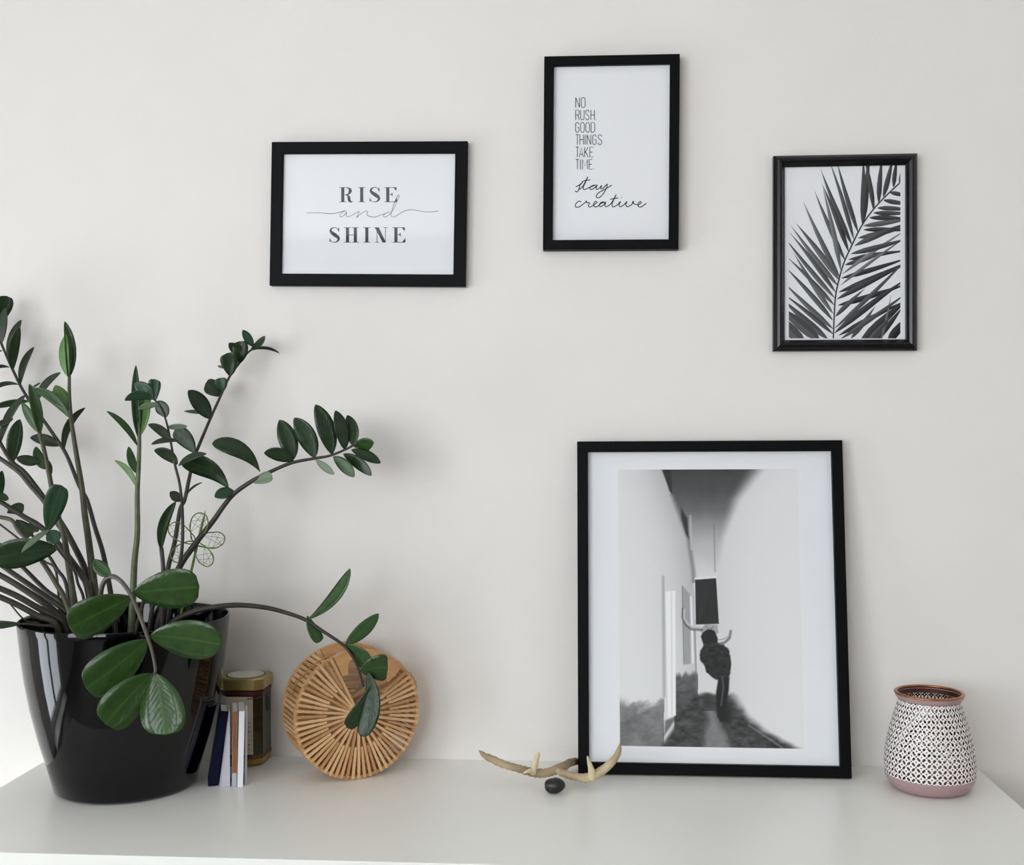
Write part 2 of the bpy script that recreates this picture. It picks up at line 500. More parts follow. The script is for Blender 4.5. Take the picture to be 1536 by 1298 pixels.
# ================================================================== picture frames
def rails(root, w, h, prof, material):
    """four mitred rails; prof = closed polygon of (inset from the outer edge, local y)"""
    n = len(prof)
    cs = [(-1, -1), (1, -1), (1, 1), (-1, 1)]
    for k in range(4):
        c0, c1 = cs[k], cs[(k + 1) % 4]
        vs = []
        for sx, sz in (c0, c1):
            for a, y in prof:
                vs.append((sx * (w / 2 - a), y, h / 2 + sz * (h / 2 - a)))
        fs = [(i, (i + 1) % n, n + (i + 1) % n, n + i) for i in range(n)]
        fs += [tuple(reversed(range(n))), tuple(range(n, 2 * n))]
        o = lobj('frame_rail', vs, fs, material, root)
def rect(x0, x1, z0, z1, y):
    return [(x0, y, z0), (x1, y, z0), (x1, y, z1), (x0, y, z1)]
def frame(corners, depth, rail_w, label, prof, material, lean=None):
    """corners: TL TR BR BL pixels of the front face"""
    P = [py(u, v, -depth) for u, v in corners]
    tl, tr, br, bl = P
    w = (np.linalg.norm(tr - tl) + np.linalg.norm(br - bl)) / 2
    h = (np.linalg.norm(tl - bl) + np.linalg.norm(tr - br)) / 2
    e = ((tr - tl) + (br - bl)) / 2
    ang = math.atan2(e[2], e[0])
    bc = (bl + br) / 2
    root = empty('picture_frame', (bc[0], -0.0005, bc[2]), label, 'picture frame', rot=(0, -ang, 0))
    M = Matrix.Translation((bc[0], -0.0005, bc[2])) @ Matrix.Rotation(-ang, 4, 'Y')
    rails(root, w, h, prof, material)
    return root, M, w, h
def box_prof(rw, d):
    c = 0.0012
    return [(0, 0), (0, -d + c), (c, -d), (rw - c, -d), (rw, -d + c), (rw, -0.004), (0.006, 0)]
def backing(root, w, h, rw, y):
    B().box((-w / 2 + 0.004, y, 0.004), (w / 2 - 0.004, y + 0.003, h - 0.004)).lobj('backing_board', 'backing', root)
def pane(root, w, h, rw, y):
    B().box((-w / 2 + rw - .003, y - 0.0008, rw - .003), (w / 2 - rw + .003, y + 0.0008, h - rw + .003)).lobj('glass_pane', 'picture_glass', root)
    return root

def ribbon(b, pts, wid, y):
    """flat stroke of printed ink in the local XZ plane; wid scalar or per point"""
    pts = [np.array(p, float) for p in pts]
    m = len(pts)
    wid = [wid] * m if np.isscalar(wid) else wid
    vs = []
    for i, p in enumerate(pts):
        t = pts[min(i + 1, m - 1)] - pts[max(i - 1, 0)]
        t = t / (np.linalg.norm(t) + 1e-12)
        nrm = np.array((-t[1], t[0]))
        a = p + nrm * wid[i] / 2; c = p - nrm * wid[i] / 2
        vs += [(a[0], y, a[1]), (c[0], y, c[1])]
    b.add(vs, [(2 * i + 1, 2 * i + 3, 2 * i + 2, 2 * i) if False else (2 * i, 2 * i + 1, 2 * i + 3, 2 * i + 2) for i in range(m - 1)])
def poly(b, pts, y):
    b.add([(p[0], y, p[1]) for p in pts], [tuple(range(len(pts)))])

# ---- RISE and SHINE
RW = 0.0208
D1 = 0.016
root, M, w, h = frame([(409.5, 213), (703, 211.5), (697.5, 430), (404, 428)], D1, RW,
    'black frame in landscape format with the print RISE and SHINE, hung on the wall', box_prof(RW, D1), 'black_frame')
backing(root, w, h, RW, -0.006)
paper_y = -0.0095
pr = lobj('print', *(lambda B_: (B_.v, B_.f))(B().box((-w / 2 + .006, paper_y, .006), (w / 2 - .006, paper_y + .0015, h - .006))), 'paper', root)
def Z1(zx, zy, _M=M): return plocal(_M, paper_y, 390 + zx / 4.6545, 200 + zy / 4.6545)
Y1 = paper_y - 0.0002
k1 = abs(Z1(100, 0)[0] - Z1(0, 0)[0]) / 100          # metres per zoom pixel
def didone(b, ch, x0, x1, yt, yb):
    """high-contrast serif capital in the box x0..x1, yt..yb (zoom px, y down)"""
    hh = yb - yt; hair = 4.0
    X = lambda f: x0 + (x1 - x0) * f
    Yv = lambda f: yt + hh * f
    def rc(a, c, d, e): poly(b, [Z1(a, e), Z1(c, e), Z1(c, d), Z1(a, d)], Y1)
    def rb(pts, wids, n=8):
        s = spline([(*p, w_) for p, w_ in zip(pts, wids)], n)
        ribbon(b, [Z1(q[0], q[1]) for q in s], [max(q[2], 1.5) * k1 for q in s], Y1 - 0.00003)
    def stem(cx, wd, ser=True):
        rc(cx - wd / 2, cx + wd / 2, yt, yb)
        if ser:
            rc(cx - wd / 2 - 13, cx + wd / 2 + 13, yt, yt + hair); rc(cx - wd / 2 - 13, cx + wd / 2 + 13, yb - hair, yb)
    if ch == 'I': stem((x0 + x1) / 2, 22)
    if ch == 'H':
        stem(x0 + 24, 22); stem(x1 - 24, 22); rc(x0 + 30, x1 - 30, Yv(.5) - 2, Yv(.5) + 2)
    if ch == 'E':
        stem(x0 + 24, 22, False); rc(x0, x1 - 3, yt, yt + hair); rc(x0, x1, yb - hair, yb); rc(x0 + 30, x0 + 56, Yv(.48) - 2, Yv(.48) + 2)
        poly(b, [Z1(*p) for p in [(x1 - 5, Yv(.27)), (x1 - 3, yt), (x1 - 24, yt + 3)]], Y1)
        poly(b, [Z1(*p) for p in [(x1 - 22, yb - 3), (x1, yb), (x1, Yv(.70))]], Y1)
        poly(b, [Z1(*p) for p in [(x0 + 46, Yv(.48)), (x0 + 57, Yv(.62)), (x0 + 57, Yv(.34))]], Y1)
    if ch == 'N':
        rc(x0 + 12, x0 + 16, yt, yb); rc(x0, x0 + 28, yb - hair, yb); rc(x0 - 4, x0 + 18, yt, yt + hair)
        rc(x1 - 16, x1 - 12, yt, yb); rc(x1 - 28, x1, yt, yt + hair)
        poly(b, [Z1(*p) for p in [(x1 - 34, yb), (x1 - 11, yb), (x0 + 26, yt), (x0 - 2, yt)]], Y1)
    if ch == 'R':
        rc(x0 + 14, x0 + 36, yt, yb); rc(x0, x0 + 50, yb - hair, yb); rc(x0, x0 + 40, yt, yt + hair)
        rb([(x0 + 34, yt + 2), (x0 + 56, yt + 3), (x0 + 74, Yv(.13)), (x0 + 77, Yv(.25)), (x0 + 70, Yv(.40)), (x0 + 54, Yv(.49)), (x0 + 34, Yv(.5))], [4, 5, 16, 22, 16, 5, 4])
        rb([(x0 + 44, Yv(.5)), (x0 + 60, Yv(.56)), (x0 + 68, Yv(.70)), (x0 + 70, Yv(.86)), (x0 + 80, Yv(.97)), (x0 + 92, Yv(.98)), (x0 + 99, Yv(.92))], [4, 12, 20, 20, 13, 4, 2])
    if ch == 'S':
        rb([(X(.88), Yv(.26)), (X(.74), Yv(.06)), (X(.46), Yv(.018)), (X(.22), Yv(.10)), (X(.16), Yv(.24)), (X(.30), Yv(.38)), (X(.58), Yv(.52)), (X(.82), Yv(.66)), (X(.88), Yv(.80)), (X(.72), Yv(.94)), (X(.44), Yv(.982)), (X(.2), Yv(.92)), (X(.07), Yv(.72))],
           [3, 4, 5, 11, 17, 22, 25, 21, 15, 8, 4, 3, 3])
        poly(b, [Z1(*p) for p in [(X(.93), Yv(.32)), (X(.93), Yv(.02)), (X(.80), Yv(.10))]], Y1)
        poly(b, [Z1(*p) for p in [(X(.05), Yv(.68)), (X(.18), Yv(.90)), (X(.05), Yv(.98))]], Y1)
for word, yt, yb, spans in (('RISE', 377, 481, [(553, 655), (684, 736), (762, 840), (868, 957)]),
                            ('SHINE', 657, 763, [(482, 558), (587, 690), (720, 772), (803, 890), (925, 1015)])):
    for ch, (a, c) in zip(word, spans):
        b = B(); didone(b, ch, a, c, yt, yb)
        b.lobj('letter', 'ink_grey', pr)
b = B()
sc = [(325, 556), (420, 556), (490, 562), (540, 556), (598, 540), (575, 552), (557, 572), (566, 584), (588, 572), (606, 550), (601, 574), (614, 584), (652, 568), (692, 546), (682, 572), (676, 590), (700, 566), (738, 544), (753, 546), (746, 566), (762, 580), (800, 585), (846, 570), (905, 549), (884, 556), (862, 574), (872, 586), (898, 572), (930, 535), (958, 475), (972, 440), (962, 436), (940, 482), (920, 545), (916, 576), (932, 585), (958, 573), (992, 551), (1034, 536), (1078, 536), (1125, 545), (1185, 550), (1245, 543)]
s = spline(sc, 5)
ribbon(b, [Z1(*q) for q in s], [(3.0 + 1.5 * abs(math.sin(i * 0.11))) * k1 for i in range(len(s))], Y1 - 0.00006)
b.lobj('script_lettering', 'ink_thin', pr)
pane(root, w, h, RW, -0.0125)

# ---- NO RUSH
RW = 0.0165
D2 = 0.022
root, M, w, h = frame([(816, 84), (1020, 81), (1017.5, 373), (814.5, 375)], D2, RW,
    'black portrait frame with the print NO RUSH GOOD THINGS TAKE TIME stay creative', box_prof(RW, D2), 'black_frame')
backing(root, w, h, RW, -0.010)
paper_y = -0.0135
pr = lobj('print', *(lambda B_: (B_.v, B_.f))(B().box((-w / 2 + .006, paper_y, .006), (w / 2 - .006, paper_y + .0015, h - .006))), 'paper', root)
def Z2(zx, zy, _M=M): return plocal(_M, paper_y, 790 + zx / 3.8192, 60 + zy / 3.8192)
k2 = abs(Z2(100, 0)[0] - Z2(0, 0)[0]) / 100
Y2 = paper_y - 0.0002
def oval(x0, x1, y0, y1, r=7, a0=0, a1=360, n=24):
    pts = []
    for i in range(n + 1):
        a = math.radians(a0 + (a1 - a0) * i / n)
        c, s_ = math.cos(a), math.sin(a)
        cx, cy = ((x0 + x1) / 2, (y0 + y1) / 2)
        pts.append((cx + max(min(c * 1.35, 1), -1) * (x1 - x0) / 2, cy + max(min(s_ * 1.12, 1), -1) * (y1 - y0) / 2))
    return pts
def sans(ch, x, w_, t, bt):
    """stroke lists of a thin condensed capital"""
    m = (t + bt) / 2; r = x + w_
    if ch == 'N': return [[(x, bt), (x, t)], [(x, t), (r, bt)], [(r, bt), (r, t)]]
    if ch in 'OD':
        if ch == 'O': return [[(x, t + 10), (x, bt - 10), (x + 5, bt - 1), ((x + r) / 2, bt), (r - 5, bt - 1), (r, bt - 10), (r, t + 10), (r - 5, t + 1), ((x + r) / 2, t), (x + 5, t + 1), (x, t + 10)]]
        return [[(x, bt), (x, t), (r - 8, t), (r - 2, t + 4), (r, t + 12), (r, bt - 12), (r - 2, bt - 4), (r - 8, bt), (x, bt)]]
    if ch == 'R': return [[(x, bt), (x, t), (r - 6, t), (r, t + 8), (r, m - 8), (r - 6, m), (x, m)], [(r - 8, m), (r, bt)]]
    if ch == 'U': return [[(x, t), (x, bt - 10), (x + 5, bt - 1), ((x + r) / 2, bt), (r - 5, bt - 1), (r, bt - 10), (r, t)]]
    if ch == 'S': return [[(r, t + 12), (r - 3, t + 2), ((x + r) / 2, t), (x + 3, t + 2), (x, t + 10), (x + 1, m - 8), (r - 1, m + 6), (r, bt - 10), (r - 4, bt - 1), ((x + r) / 2, bt), (x + 4, bt - 1), (x, bt - 11)]]
    if ch == 'H': return [[(x, t), (x, bt)], [(r, t), (r, bt)], [(x, m), (r, m)]]
    if ch == 'G': return [[(r, t + 12), (r - 4, t + 2), ((x + r) / 2, t), (x + 4, t + 2), (x, t + 10), (x, bt - 10), (x + 5, bt - 1), ((x + r) / 2, bt), (r - 5, bt - 1), (r, bt - 10), (r, m), ((x + r) / 2, m)]]
    if ch == 'T': return [[(x, t), (r, t)], [((x + r) / 2, t), ((x + r) / 2, bt)]]
    if ch == 'I': return [[(x, t), (x, bt)]]
    if ch == 'A': return [[(x, bt), ((x + r) / 2, t), (r, bt)], [(x + 5, bt - 16), (r - 5, bt - 16)]]
    if ch == 'K': return [[(x, t), (x, bt)], [(r, t), (x, m + 6)], [(x + 6, m - 2), (r, bt)]]
    if ch == 'E': return [[(r, t), (x, t), (x, bt), (r, bt)], [(x, m), (r - 3, m)]]
    if ch == 'M': return [[(x, bt), (x, t), ((x + r) / 2, m + 8), (r, t), (r, bt)]]
    if ch == '.': return [[(x, bt - 3), (x, bt + 1)]]
LINES = [(330, 387, [('N', 281, 22), ('O', 313, 22)]),
         (402, 458, [('R', 281, 20), ('U', 309, 20), ('S', 338, 19), ('H', 368, 20), ('.', 397, 2)]),
         (473, 529, [('G', 280, 20), ('O', 309, 21), ('O', 339, 21), ('D', 369, 21)]),
         (543, 600, [('T', 281, 19), ('H', 305, 20), ('I', 335, 1), ('N', 346, 21), ('G', 378, 20), ('S', 410, 20)]),
         (614, 671, [('T', 281, 19), ('A', 302, 22), ('K', 332, 20), ('E', 362, 19)]),
         (685, 741, [('T', 281, 19), ('I', 308, 1), ('M', 320, 28), ('E', 358, 18), ('.', 383, 2)])]
for t, bt, ls in LINES:
    for ch, x, w_ in ls:
        b = B()
        for i, st in enumerate(sans(ch, x, w_, t, bt)):
            ribbon(b, [Z2(*q) for q in st], 4.1 * k2, Y2 - i * 0.00002)
        b.lobj('letter', 'ink_dark', pr)
STAY = [[(281, 842), (300, 832), (322, 814), (306, 832), (300, 852), (290, 870), (276, 866)],
        [(300, 858), (322, 838), (350, 784), (336, 818), (324, 846), (330, 858), (352, 848), (394, 832), (374, 836), (362, 850), (372, 857), (392, 845), (404, 830), (398, 850), (408, 856), (430, 834), (424, 848), (434, 853), (462, 826), (452, 858), (432, 890), (410, 905), (398, 896), (412, 876), (444, 858), (488, 832)],
        [(316, 812), (340, 804), (364, 802)]]
CREA = [[(312, 928), (298, 924), (281, 940), (280, 956), (300, 957), (330, 936), (344, 922), (342, 932), (360, 934), (353, 950), (362, 957), (384, 946), (402, 932), (396, 925), (385, 936), (386, 953), (402, 956), (425, 938), (446, 930), (428, 930), (416, 946), (424, 955), (442, 944), (454, 928), (448, 948), (458, 955), (484, 936), (513, 886), (498, 918), (488, 946), (497, 957), (520, 944), (538, 926), (529, 946), (537, 956), (560, 942), (574, 926), (568, 946), (580, 956), (602, 942), (614, 926), (606, 930), (618, 940), (640, 944), (656, 932), (650, 926), (639, 938), (640, 953), (656, 957), (686, 936)],
        [(478, 914), (500, 908), (524, 906)], [(541, 904), (544, 902)]]
for strokes in (STAY, CREA):
    b = B()
    for i, st in enumerate(strokes):
        s = spline(st, 5)
        ribbon(b, [Z2(*q) for q in s], 5.4 * k2, Y2 - i * 0.00002)
    b.lobj('script_lettering', 'ink_dark', pr)
pane(root, w, h, RW, -0.0175)

# ---- palm print
RW = 0.0190
D3 = 0.020
prof3 = [(0, 0), (0, -0.013), (0.003, -0.0165), (0.006, -0.019), (0.010, -0.020), (0.014, -0.018), (0.0175, -0.013), (RW, -0.012), (RW, -0.004), (0.006, 0)]
root, M, w, h = frame([(1156.5, 233), (1371.5, 231), (1376.5, 525), (1159.5, 528)], 0.014, RW,
    'black moulded portrait frame with a print of a palm frond on the wall', prof3, 'black_frame_gloss')
backing(root, w, h, RW, -0.005)
paper_y = -0.0085
pr = lobj('print', *(lambda B_: (B_.v, B_.f))(B().box((-w / 2 + .006, paper_y, .006), (w / 2 - .006, paper_y + .0015, h - .006))), 'paper', root)
def Z3(zx, zy, _M=M): return plocal(_M, paper_y, 1130 + zx / 3.8185, 210 + zy / 3.8185)
CLIP = (203, 842, 138, 1137)
def clip(pts):
    def cut(P, inside, inter):
        o = []
        for i in range(len(P)):
            a, c = P[i - 1], P[i]
            if inside(c):
                if not inside(a): o.append(inter(a, c))
                o.append(c)
            elif inside(a): o.append(inter(a, c))
        return o
    def ix(v): return lambda a, c: (v, a[1] + (c[1] - a[1]) * (v - a[0]) / (c[0] - a[0]), *[a[j] + (c[j] - a[j]) * (v - a[0]) / (c[0] - a[0]) for j in range(2, len(a))])
    def iy(v): return lambda a, c: (a[0] + (c[0] - a[0]) * (v - a[1]) / (c[1] - a[1]), v, *[a[j] + (c[j] - a[j]) * (v - a[1]) / (c[1] - a[1]) for j in range(2, len(a))])
    for ins, it in ((lambda p: p[0] >= CLIP[0], ix(CLIP[0])), (lambda p: p[0] <= CLIP[1], ix(CLIP[1])),
                    (lambda p: p[1] >= CLIP[2], iy(CLIP[2])), (lambda p: p[1] <= CLIP[3], iy(CLIP[3]))):
        if not pts: return []
        pts = cut(pts, ins, it)
    return pts
PALM = [  # base x, y, tip x, y, width, grey base, grey tip
 (600,530,478,120,24,52,70),(575,570,436,120,22,58,80),(565,602,385,165,26,50,78),(545,640,392,250,26,44,70),(525,690,350,290,24,56,92),
 (500,745,398,275,26,92,110),(495,790,285,352,26,70,110),(490,802,245,478,30,92,84),(484,836,215,490,26,84,110),(470,872,208,530,24,62,100),
 (466,906,180,560,24,92,74),(462,946,190,668,22,70,86),(456,995,230,645,26,92,96),(455,1034,180,725,26,76,80),(456,1082,170,812,26,84,90),
 (456,1112,170,880,24,60,70),(425,1140,160,905,36,74,76),(380,1150,120,940,56,70,76),(300,1180,100,960,60,78,80),
 (625,490,628,90,30,46,54),(632,470,668,80,34,36,46),(690,402,636,90,24,40,62),(718,360,738,90,26,44,52),(744,328,800,90,26,48,56),(803,272,824,100,22,40,40),(836,250,846,170,12,60,60),
 (780,300,900,328,22,54,54),(745,345,910,370,24,46,50),(710,390,910,402,24,60,50),(688,418,910,418,24,48,58),(665,446,910,456,26,40,44),(630,492,910,448,26,84,70),(630,515,910,520,24,52,48),
 (600,562,900,490,26,66,52),(580,606,900,470,30,84,36),(560,652,900,560,28,70,54),(545,686,900,632,24,44,46),(525,716,760,640,24,52,72),(510,768,900,500,18,112,120),(505,792,900,670,26,44,36),
 (500,832,900,540,16,100,108),(490,872,900,690,28,48,30),(480,912,900,700,30,60,34),(485,948,900,818,28,36,28),(470,1012,640,850,24,62,84),(465,1080,900,660,22,84,60),
 (465,1106,900,780,32,58,36),(500,1140,900,860,24,76,60),(490,1120,900,910,26,40,34),(560,1137,700,950,26,66,84),(610,1160,900,900,44,50,30),(690,1160,860,950,30,46,36),(770,1160,900,1000,44,34,26),
 (728,1160,790,880,12,90,110),(640,1180,800,1000,30,70,60)]
def ink_mesh(name, polys, y, parent):
    """polys: list of (pts, layer); pts = (zx, zy, grey)"""
    vs, fs, cs = [], [], []
    for pts, lay in polys:
        n = len(vs)
        for p in pts:
            a = Z3(p[0], p[1]); vs.append((a[0], y - lay, a[1])); cs.append(p[2])
        fs.append(tuple(range(n, n + len(pts))))
    me = mesh(name, vs, fs, 'photo_print')
    ca = me.color_attributes.new('ink', 'FLOAT_COLOR', 'POINT')
    for i, g in enumerate(cs):
        l = lin((g, g + 1, g + 2))
        ca.data[i].color = (*l, 1)
    return link(name, me, parent)
for i, (bx_, by_, tx, ty, wd, g0, g1) in enumerate(PALM):
    d = np.array((tx - bx_, ty - by_), float); L = np.linalg.norm(d); d /= L; nn = np.array((-d[1], d[0]))
    prof = [(0, .10), (.08, .55), (.22, .95), (.38, 1.0), (.58, .8), (.78, .45), (.92, .16), (1, 0.02)]
    sag = 0.012 * L * (1 if i % 2 else -1)
    mid = lambda t: np.array((bx_, by_)) + d * L * t + nn * sag * 4 * t * (1 - t)
    polys = []
    for sgn, dg in ((1, 0), (-1, 22)):
        for (t0, w0), (t1, w1) in zip(prof[:-1], prof[1:]):
            q = [(*mid(t0), g0 + (g1 - g0) * t0 + dg), (*(mid(t0) + nn * sgn * w0 * wd * .57), g0 + (g1 - g0) * t0 + dg), (*(mid(t1) + nn * sgn * w1 * wd * .57), g0 + (g1 - g0) * t1 + dg), (*mid(t1), g0 + (g1 - g0) * t1 + dg)]
            q = clip(q)
            if len(q) >= 3: polys.append((q, 0.00002 * (i % 12)))
    if polys: ink_mesh('printed_leaflet', polys, paper_y - 0.0002, pr)
s = spline([(458, 1137), (462, 1030), (470, 900), (490, 800), (520, 700), (560, 612), (620, 492), (690, 395), (760, 320), (838, 247)], 5)
polys = []
for a, c in zip(s[:-1], s[1:]):
    t = (c - a) / np.linalg.norm(c - a); nn = np.array((-t[1], t[0])) * 4.0
    polys.append(([(*(a + nn), 58), (*(a - nn), 58), (*(c - nn), 58), (*(c + nn), 58)], 0))
ink_mesh('printed_midrib', polys, paper_y - 0.0005, pr)
pane(root, w, h, RW, -0.0105)

# ---- large leaning frame with the alley photograph
D4 = 0.020
pbl, pbr = pz(868, 1166.5), pz(1281, 1167)
tl, tr = py(865, 664, -D4), py(1258, 663, -D4)
wB = np.linalg.norm(pbr - pbl); wT = np.linalg.norm(tr - tl)
w = (wB + wT) / 2
yb = (pbl[1] + pbr[1]) / 2
zt = (tl[2] + tr[2]) / 2
lean = math.atan2(-D4 - yb, zt)                      # top tips back to the wall
h = math.hypot(zt, -D4 - yb)
yaw4 = math.atan2(pbr[1] - pbl[1], pbr[0] - pbl[0])
bx_ = (pbl[0] + pbr[0] + tl[0] + tr[0]) / 4
by_ = yb + D4 * math.cos(lean)
root = empty('picture_frame', (bx_, by_, 0.0), 'large black frame with an alley photograph, leaning against the wall', 'picture frame', rot=(-lean, 0, 0))
bz = -D4 * math.sin(-lean) if False else D4 * math.sin(lean) * 0
M = Matrix.Translation((bx_, by_, 0.0)) @ Matrix.Rotation(-lean, 4, 'X')
# the front lower edge is the lowest point of a frame tipped back: lift so that it stands on the chest
low = min((M @ Vector((0, y, 0))).z for y in (0, -D4))
root.location.z -= low - 0.0003
M = Matrix.Translation((bx_, by_, -low + 0.0003)) @ Matrix.Rotation(-lean, 4, 'X')
RW = 0.0180
rails(root, w, h, box_prof(RW, D4), 'black_frame')
backing(root, w, h, RW, -0.006)
mat_y = -0.0095
B().box((-w / 2 + .006, mat_y, .006), (w / 2 - .006, mat_y + .0015, h - .006)).lobj('mat_board', 'mat_board', root)
def Z4(zx, zy, y, _M=M): return plocal(_M, y, 840 + zx / 2.36, 640 + zy / 2.36)
pa = [Z4(178, 130, mat_y - .0004), Z4(858, 130, mat_y - .0004), Z4(888, 1160, mat_y - .0004), Z4(192, 1160, mat_y - .0004)]
x0 = (pa[0][0] + pa[3][0]) / 2; x1 = (pa[1][0] + pa[2][0]) / 2; zt_ = pa[0][1]; zb_ = pa[2][1]
sheet = B().box((x0, mat_y - .0006, zb_), (x1, mat_y, zt_)).lobj('print', 'paper', root)
sheet['label'] = 'white bordered photographic sheet'

def hash2(x, y):
    return (np.sin(x * 12.9898 + y * 78.233) * 43758.5453) % 1.0
def vnoise(x, y):
    xi, yi = np.floor(x), np.floor(y); fx, fy = x - xi, y - yi
    fx = fx * fx * (3 - 2 * fx); fy = fy * fy * (3 - 2 * fy)
    a, b_, c, d = hash2(xi, yi), hash2(xi + 1, yi), hash2(xi, yi + 1), hash2(xi + 1, yi + 1)
    return (a * (1 - fx) + b_ * fx) * (1 - fy) + (c * (1 - fx) + d * fx) * fy
def fbm(x, y):
    return 0.5 * vnoise(x, y) + 0.27 * vnoise(2 * x + 7, 2 * y) + 0.15 * vnoise(4 * x, 4 * y + 3) + 0.08 * vnoise(9 * x, 9 * y)
def ss(a, b_, x):
    t = np.clip((x - a) / (b_ - a), 0, 1); return t * t * (3 - 2 * t)
def interp(y, ys, xs): return np.interp(y, ys, xs)
def in_poly(px, py_, pts, soft=3.0):
    """signed coverage of a polygon with a soft edge"""
    inside = np.zeros(px.shape, bool); dist = np.full(px.shape, 1e9)
    for i in range(len(pts)):
        (xa, ya), (xb, yb_) = pts[i - 1], pts[i]
        cond = ((ya > py_) != (yb_ > py_)) & (px < (xb - xa) * (py_ - ya) / ((yb_ - ya) + 1e-9) + xa)
        inside ^= cond
        dx, dy = xb - xa, yb_ - ya
        t = np.clip(((px - xa) * dx + (py_ - ya) * dy) / (dx * dx + dy * dy + 1e-9), 0, 1)
        dist = np.minimum(dist, np.hypot(px - xa - t * dx, py_ - ya - t * dy))
    sd = np.where(inside, dist, -dist)
    return ss(-soft / 2, soft / 2, sd)
def stroke(px, py_, pts, wd, soft=2.5):
    dist = np.full(px.shape, 1e9)
    for (xa, ya), (xb, yb_) in zip(pts[:-1], pts[1:]):
        dx, dy = xb - xa, yb_ - ya
        t = np.clip(((px - xa) * dx + (py_ - ya) * dy) / (dx * dx + dy * dy + 1e-9), 0, 1)
        dist = np.minimum(dist, np.hypot(px - xa - t * dx, py_ - ya - t * dy))
    return 1 - ss(wd / 2 - soft / 2, wd / 2 + soft / 2, dist)
def alley(X, Y):
    """grey value (0-255, display) of the alley photograph at crop position X, Y"""
    g = np.full(X.shape, 236.0)
    mixv = lambda g, v, a: g * (1 - a) + v * a
    # walls turning grey towards the passage
    lx = interp(Y, [152, 240, 400, 520, 720, 1000], [358, 395, 455, 474, 482, 490])
    rx = interp(Y, [152, 260, 400, 540, 720, 960], [668, 600, 566, 556, 566, 600])
    dl = np.clip(lx - X, 0, None); dr = np.clip(X - rx, 0, None)
    g = mixv(g, 128, np.exp(-dl / 38) * 0.85 * (X < lx) * ss(1000, 500, Y))
    g = mixv(g, 205, np.exp(-dl / 120) * (X < lx) * 0.8)
    g = mixv(g, 212, np.exp(-dr / 110) * (X > rx) * 0.7)
    # passage: dark soffit at the top turning light lower down
    p = interp(Y, [150, 230, 300, 350, 420, 540], [70, 84, 110, 150, 190, 224])
    p = p + 10 * (fbm(X / 30, Y / 50) - 0.5)
    soft = interp(Y, [152, 400, 560], [70, 26, 8])
    inside = ss(-3, 5, X - lx) * ss(-1, 0.25, (rx - X) / soft)
    g = mixv(g, p, inside * (Y < 760))
    g = mixv(g, 120, ss(-14, 0, X - lx) * ss(14, 0, X - lx) * 0.7 * (Y > 240) * (Y < 560))
    g = mixv(g, 205, stroke(X, Y, [(462, 320), (466, 440)], 7, 5) * 0.6)
    g = mixv(g, 112, stroke(X, Y, [(546, 350), (550, 520)], 5, 5) * 0.45)
    # dark openings on the left wall
    g = mixv(g, 52, in_poly(X, Y, [(360, 152), (392, 152), (397, 244), (388, 232)], 6))
    g = mixv(g, 62, in_poly(X, Y, [(428, 290), (452, 330), (457, 404), (446, 386), (430, 330)], 8))
    # ground and dirty wall foot
    fl = interp(Y, [930, 960, 1010, 1080, 1136], [486, 470, 440, 400, 360])
    fr = interp(Y, [930, 970, 1030, 1080, 1136], [604, 618, 668, 730, 836])
    n = fbm((X + Y * 0.4) / 60, Y / 60); n2 = fbm(X / 22 + 5, Y / 12)
    left_dirt = ss(0.30, 0.62, n * 0.85 + (Y - 985) / 190)
    g = mixv(g, 110 + 34 * (n2 - 0.3) + 70 * (n - 0.45), left_dirt * (X < 372) * ss(905, 965, Y) * 0.95)
    mid_dirt = ss(-8, 14, Y - (872 + 26 * fbm(X / 14, X * 0 + 2.0) + (418 - X) * 0.10))
    g = mixv(g, 96 + 46 * (n2 - 0.4) - 30 * ss(900, 1040, Y), mid_dirt * (X > 408) * (X < 492))
    ground = ss(-10, 14, X - fl) * ss(-26, 26, fr - X + 24 * (n - 0.4)) * ss(940, 962, Y + 14 * (n2 - 0.5))
    g = mixv(g, 62 + 74 * (n2 - 0.35), ground)
    g = mixv(g, 150, ss(30, 0, np.abs(X - interp(Y, [1000, 1040, 1070, 1136], [530, 556, 552, 560])) - interp(Y, [1000, 1136], [2, 34]) + 30 * (n2 - 0.45)) * (Y > 1010) * 0.75)
    g = mixv(g, 30, ss(40, 0, np.hypot((X - 588) / 1.1, (Y - 1020) / 2.0)) * 0.75)
    g = mixv(g, 176, stroke(X, Y, [(672, 1058), (790, 1134)], 5, 6) * 0.5)
    # strip of wall behind the figure
    g = mixv(g, 224, in_poly(X, Y, [(488, 712), (566, 712), (566, 900), (556, 950), (494, 950)], 8))
    g = mixv(g, 60, ss(30, 0, np.abs(X - 525)) * ss(942, 954, Y + 10 * (n2 - 0.5)) * (Y < 1000) * 0.8)
    # door and window on the left wall
    g = mixv(g, 150, stroke(X, Y, [(366, 540), (372, 960)], 10, 9) * 0.55)
    g = mixv(g, 246, in_poly(X, Y, [(374, 592), (410, 588), (414, 1028), (386, 1036)], 4))
    g = mixv(g, 214, stroke(X, Y, [(396, 596), (400, 1030)], 4, 4) * 0.8)
    g = mixv(g, 66, in_poly(X, Y, [(376, 1046), (410, 1032), (412, 1042), (372, 1100)], 12) * 0.7)
    g = mixv(g, 158, in_poly(X, Y, [(433, 568), (462, 600), (466, 846), (441, 850)], 4) * 0.85)
    g = mixv(g, 240, stroke(X, Y, [(465, 610), (474, 842)], 7, 3))
    g = mixv(g, 120, stroke(X, Y, [(434, 572), (441, 846)], 3, 3) * 0.8)
    g = mixv(g, 120, stroke(X, Y, [(480, 730), (488, 950)], 6, 6) * 0.6)
    # dark hanging panel
    g = mixv(g, 238, stroke(X, Y, [(480, 545), (553, 540)], 6, 3))
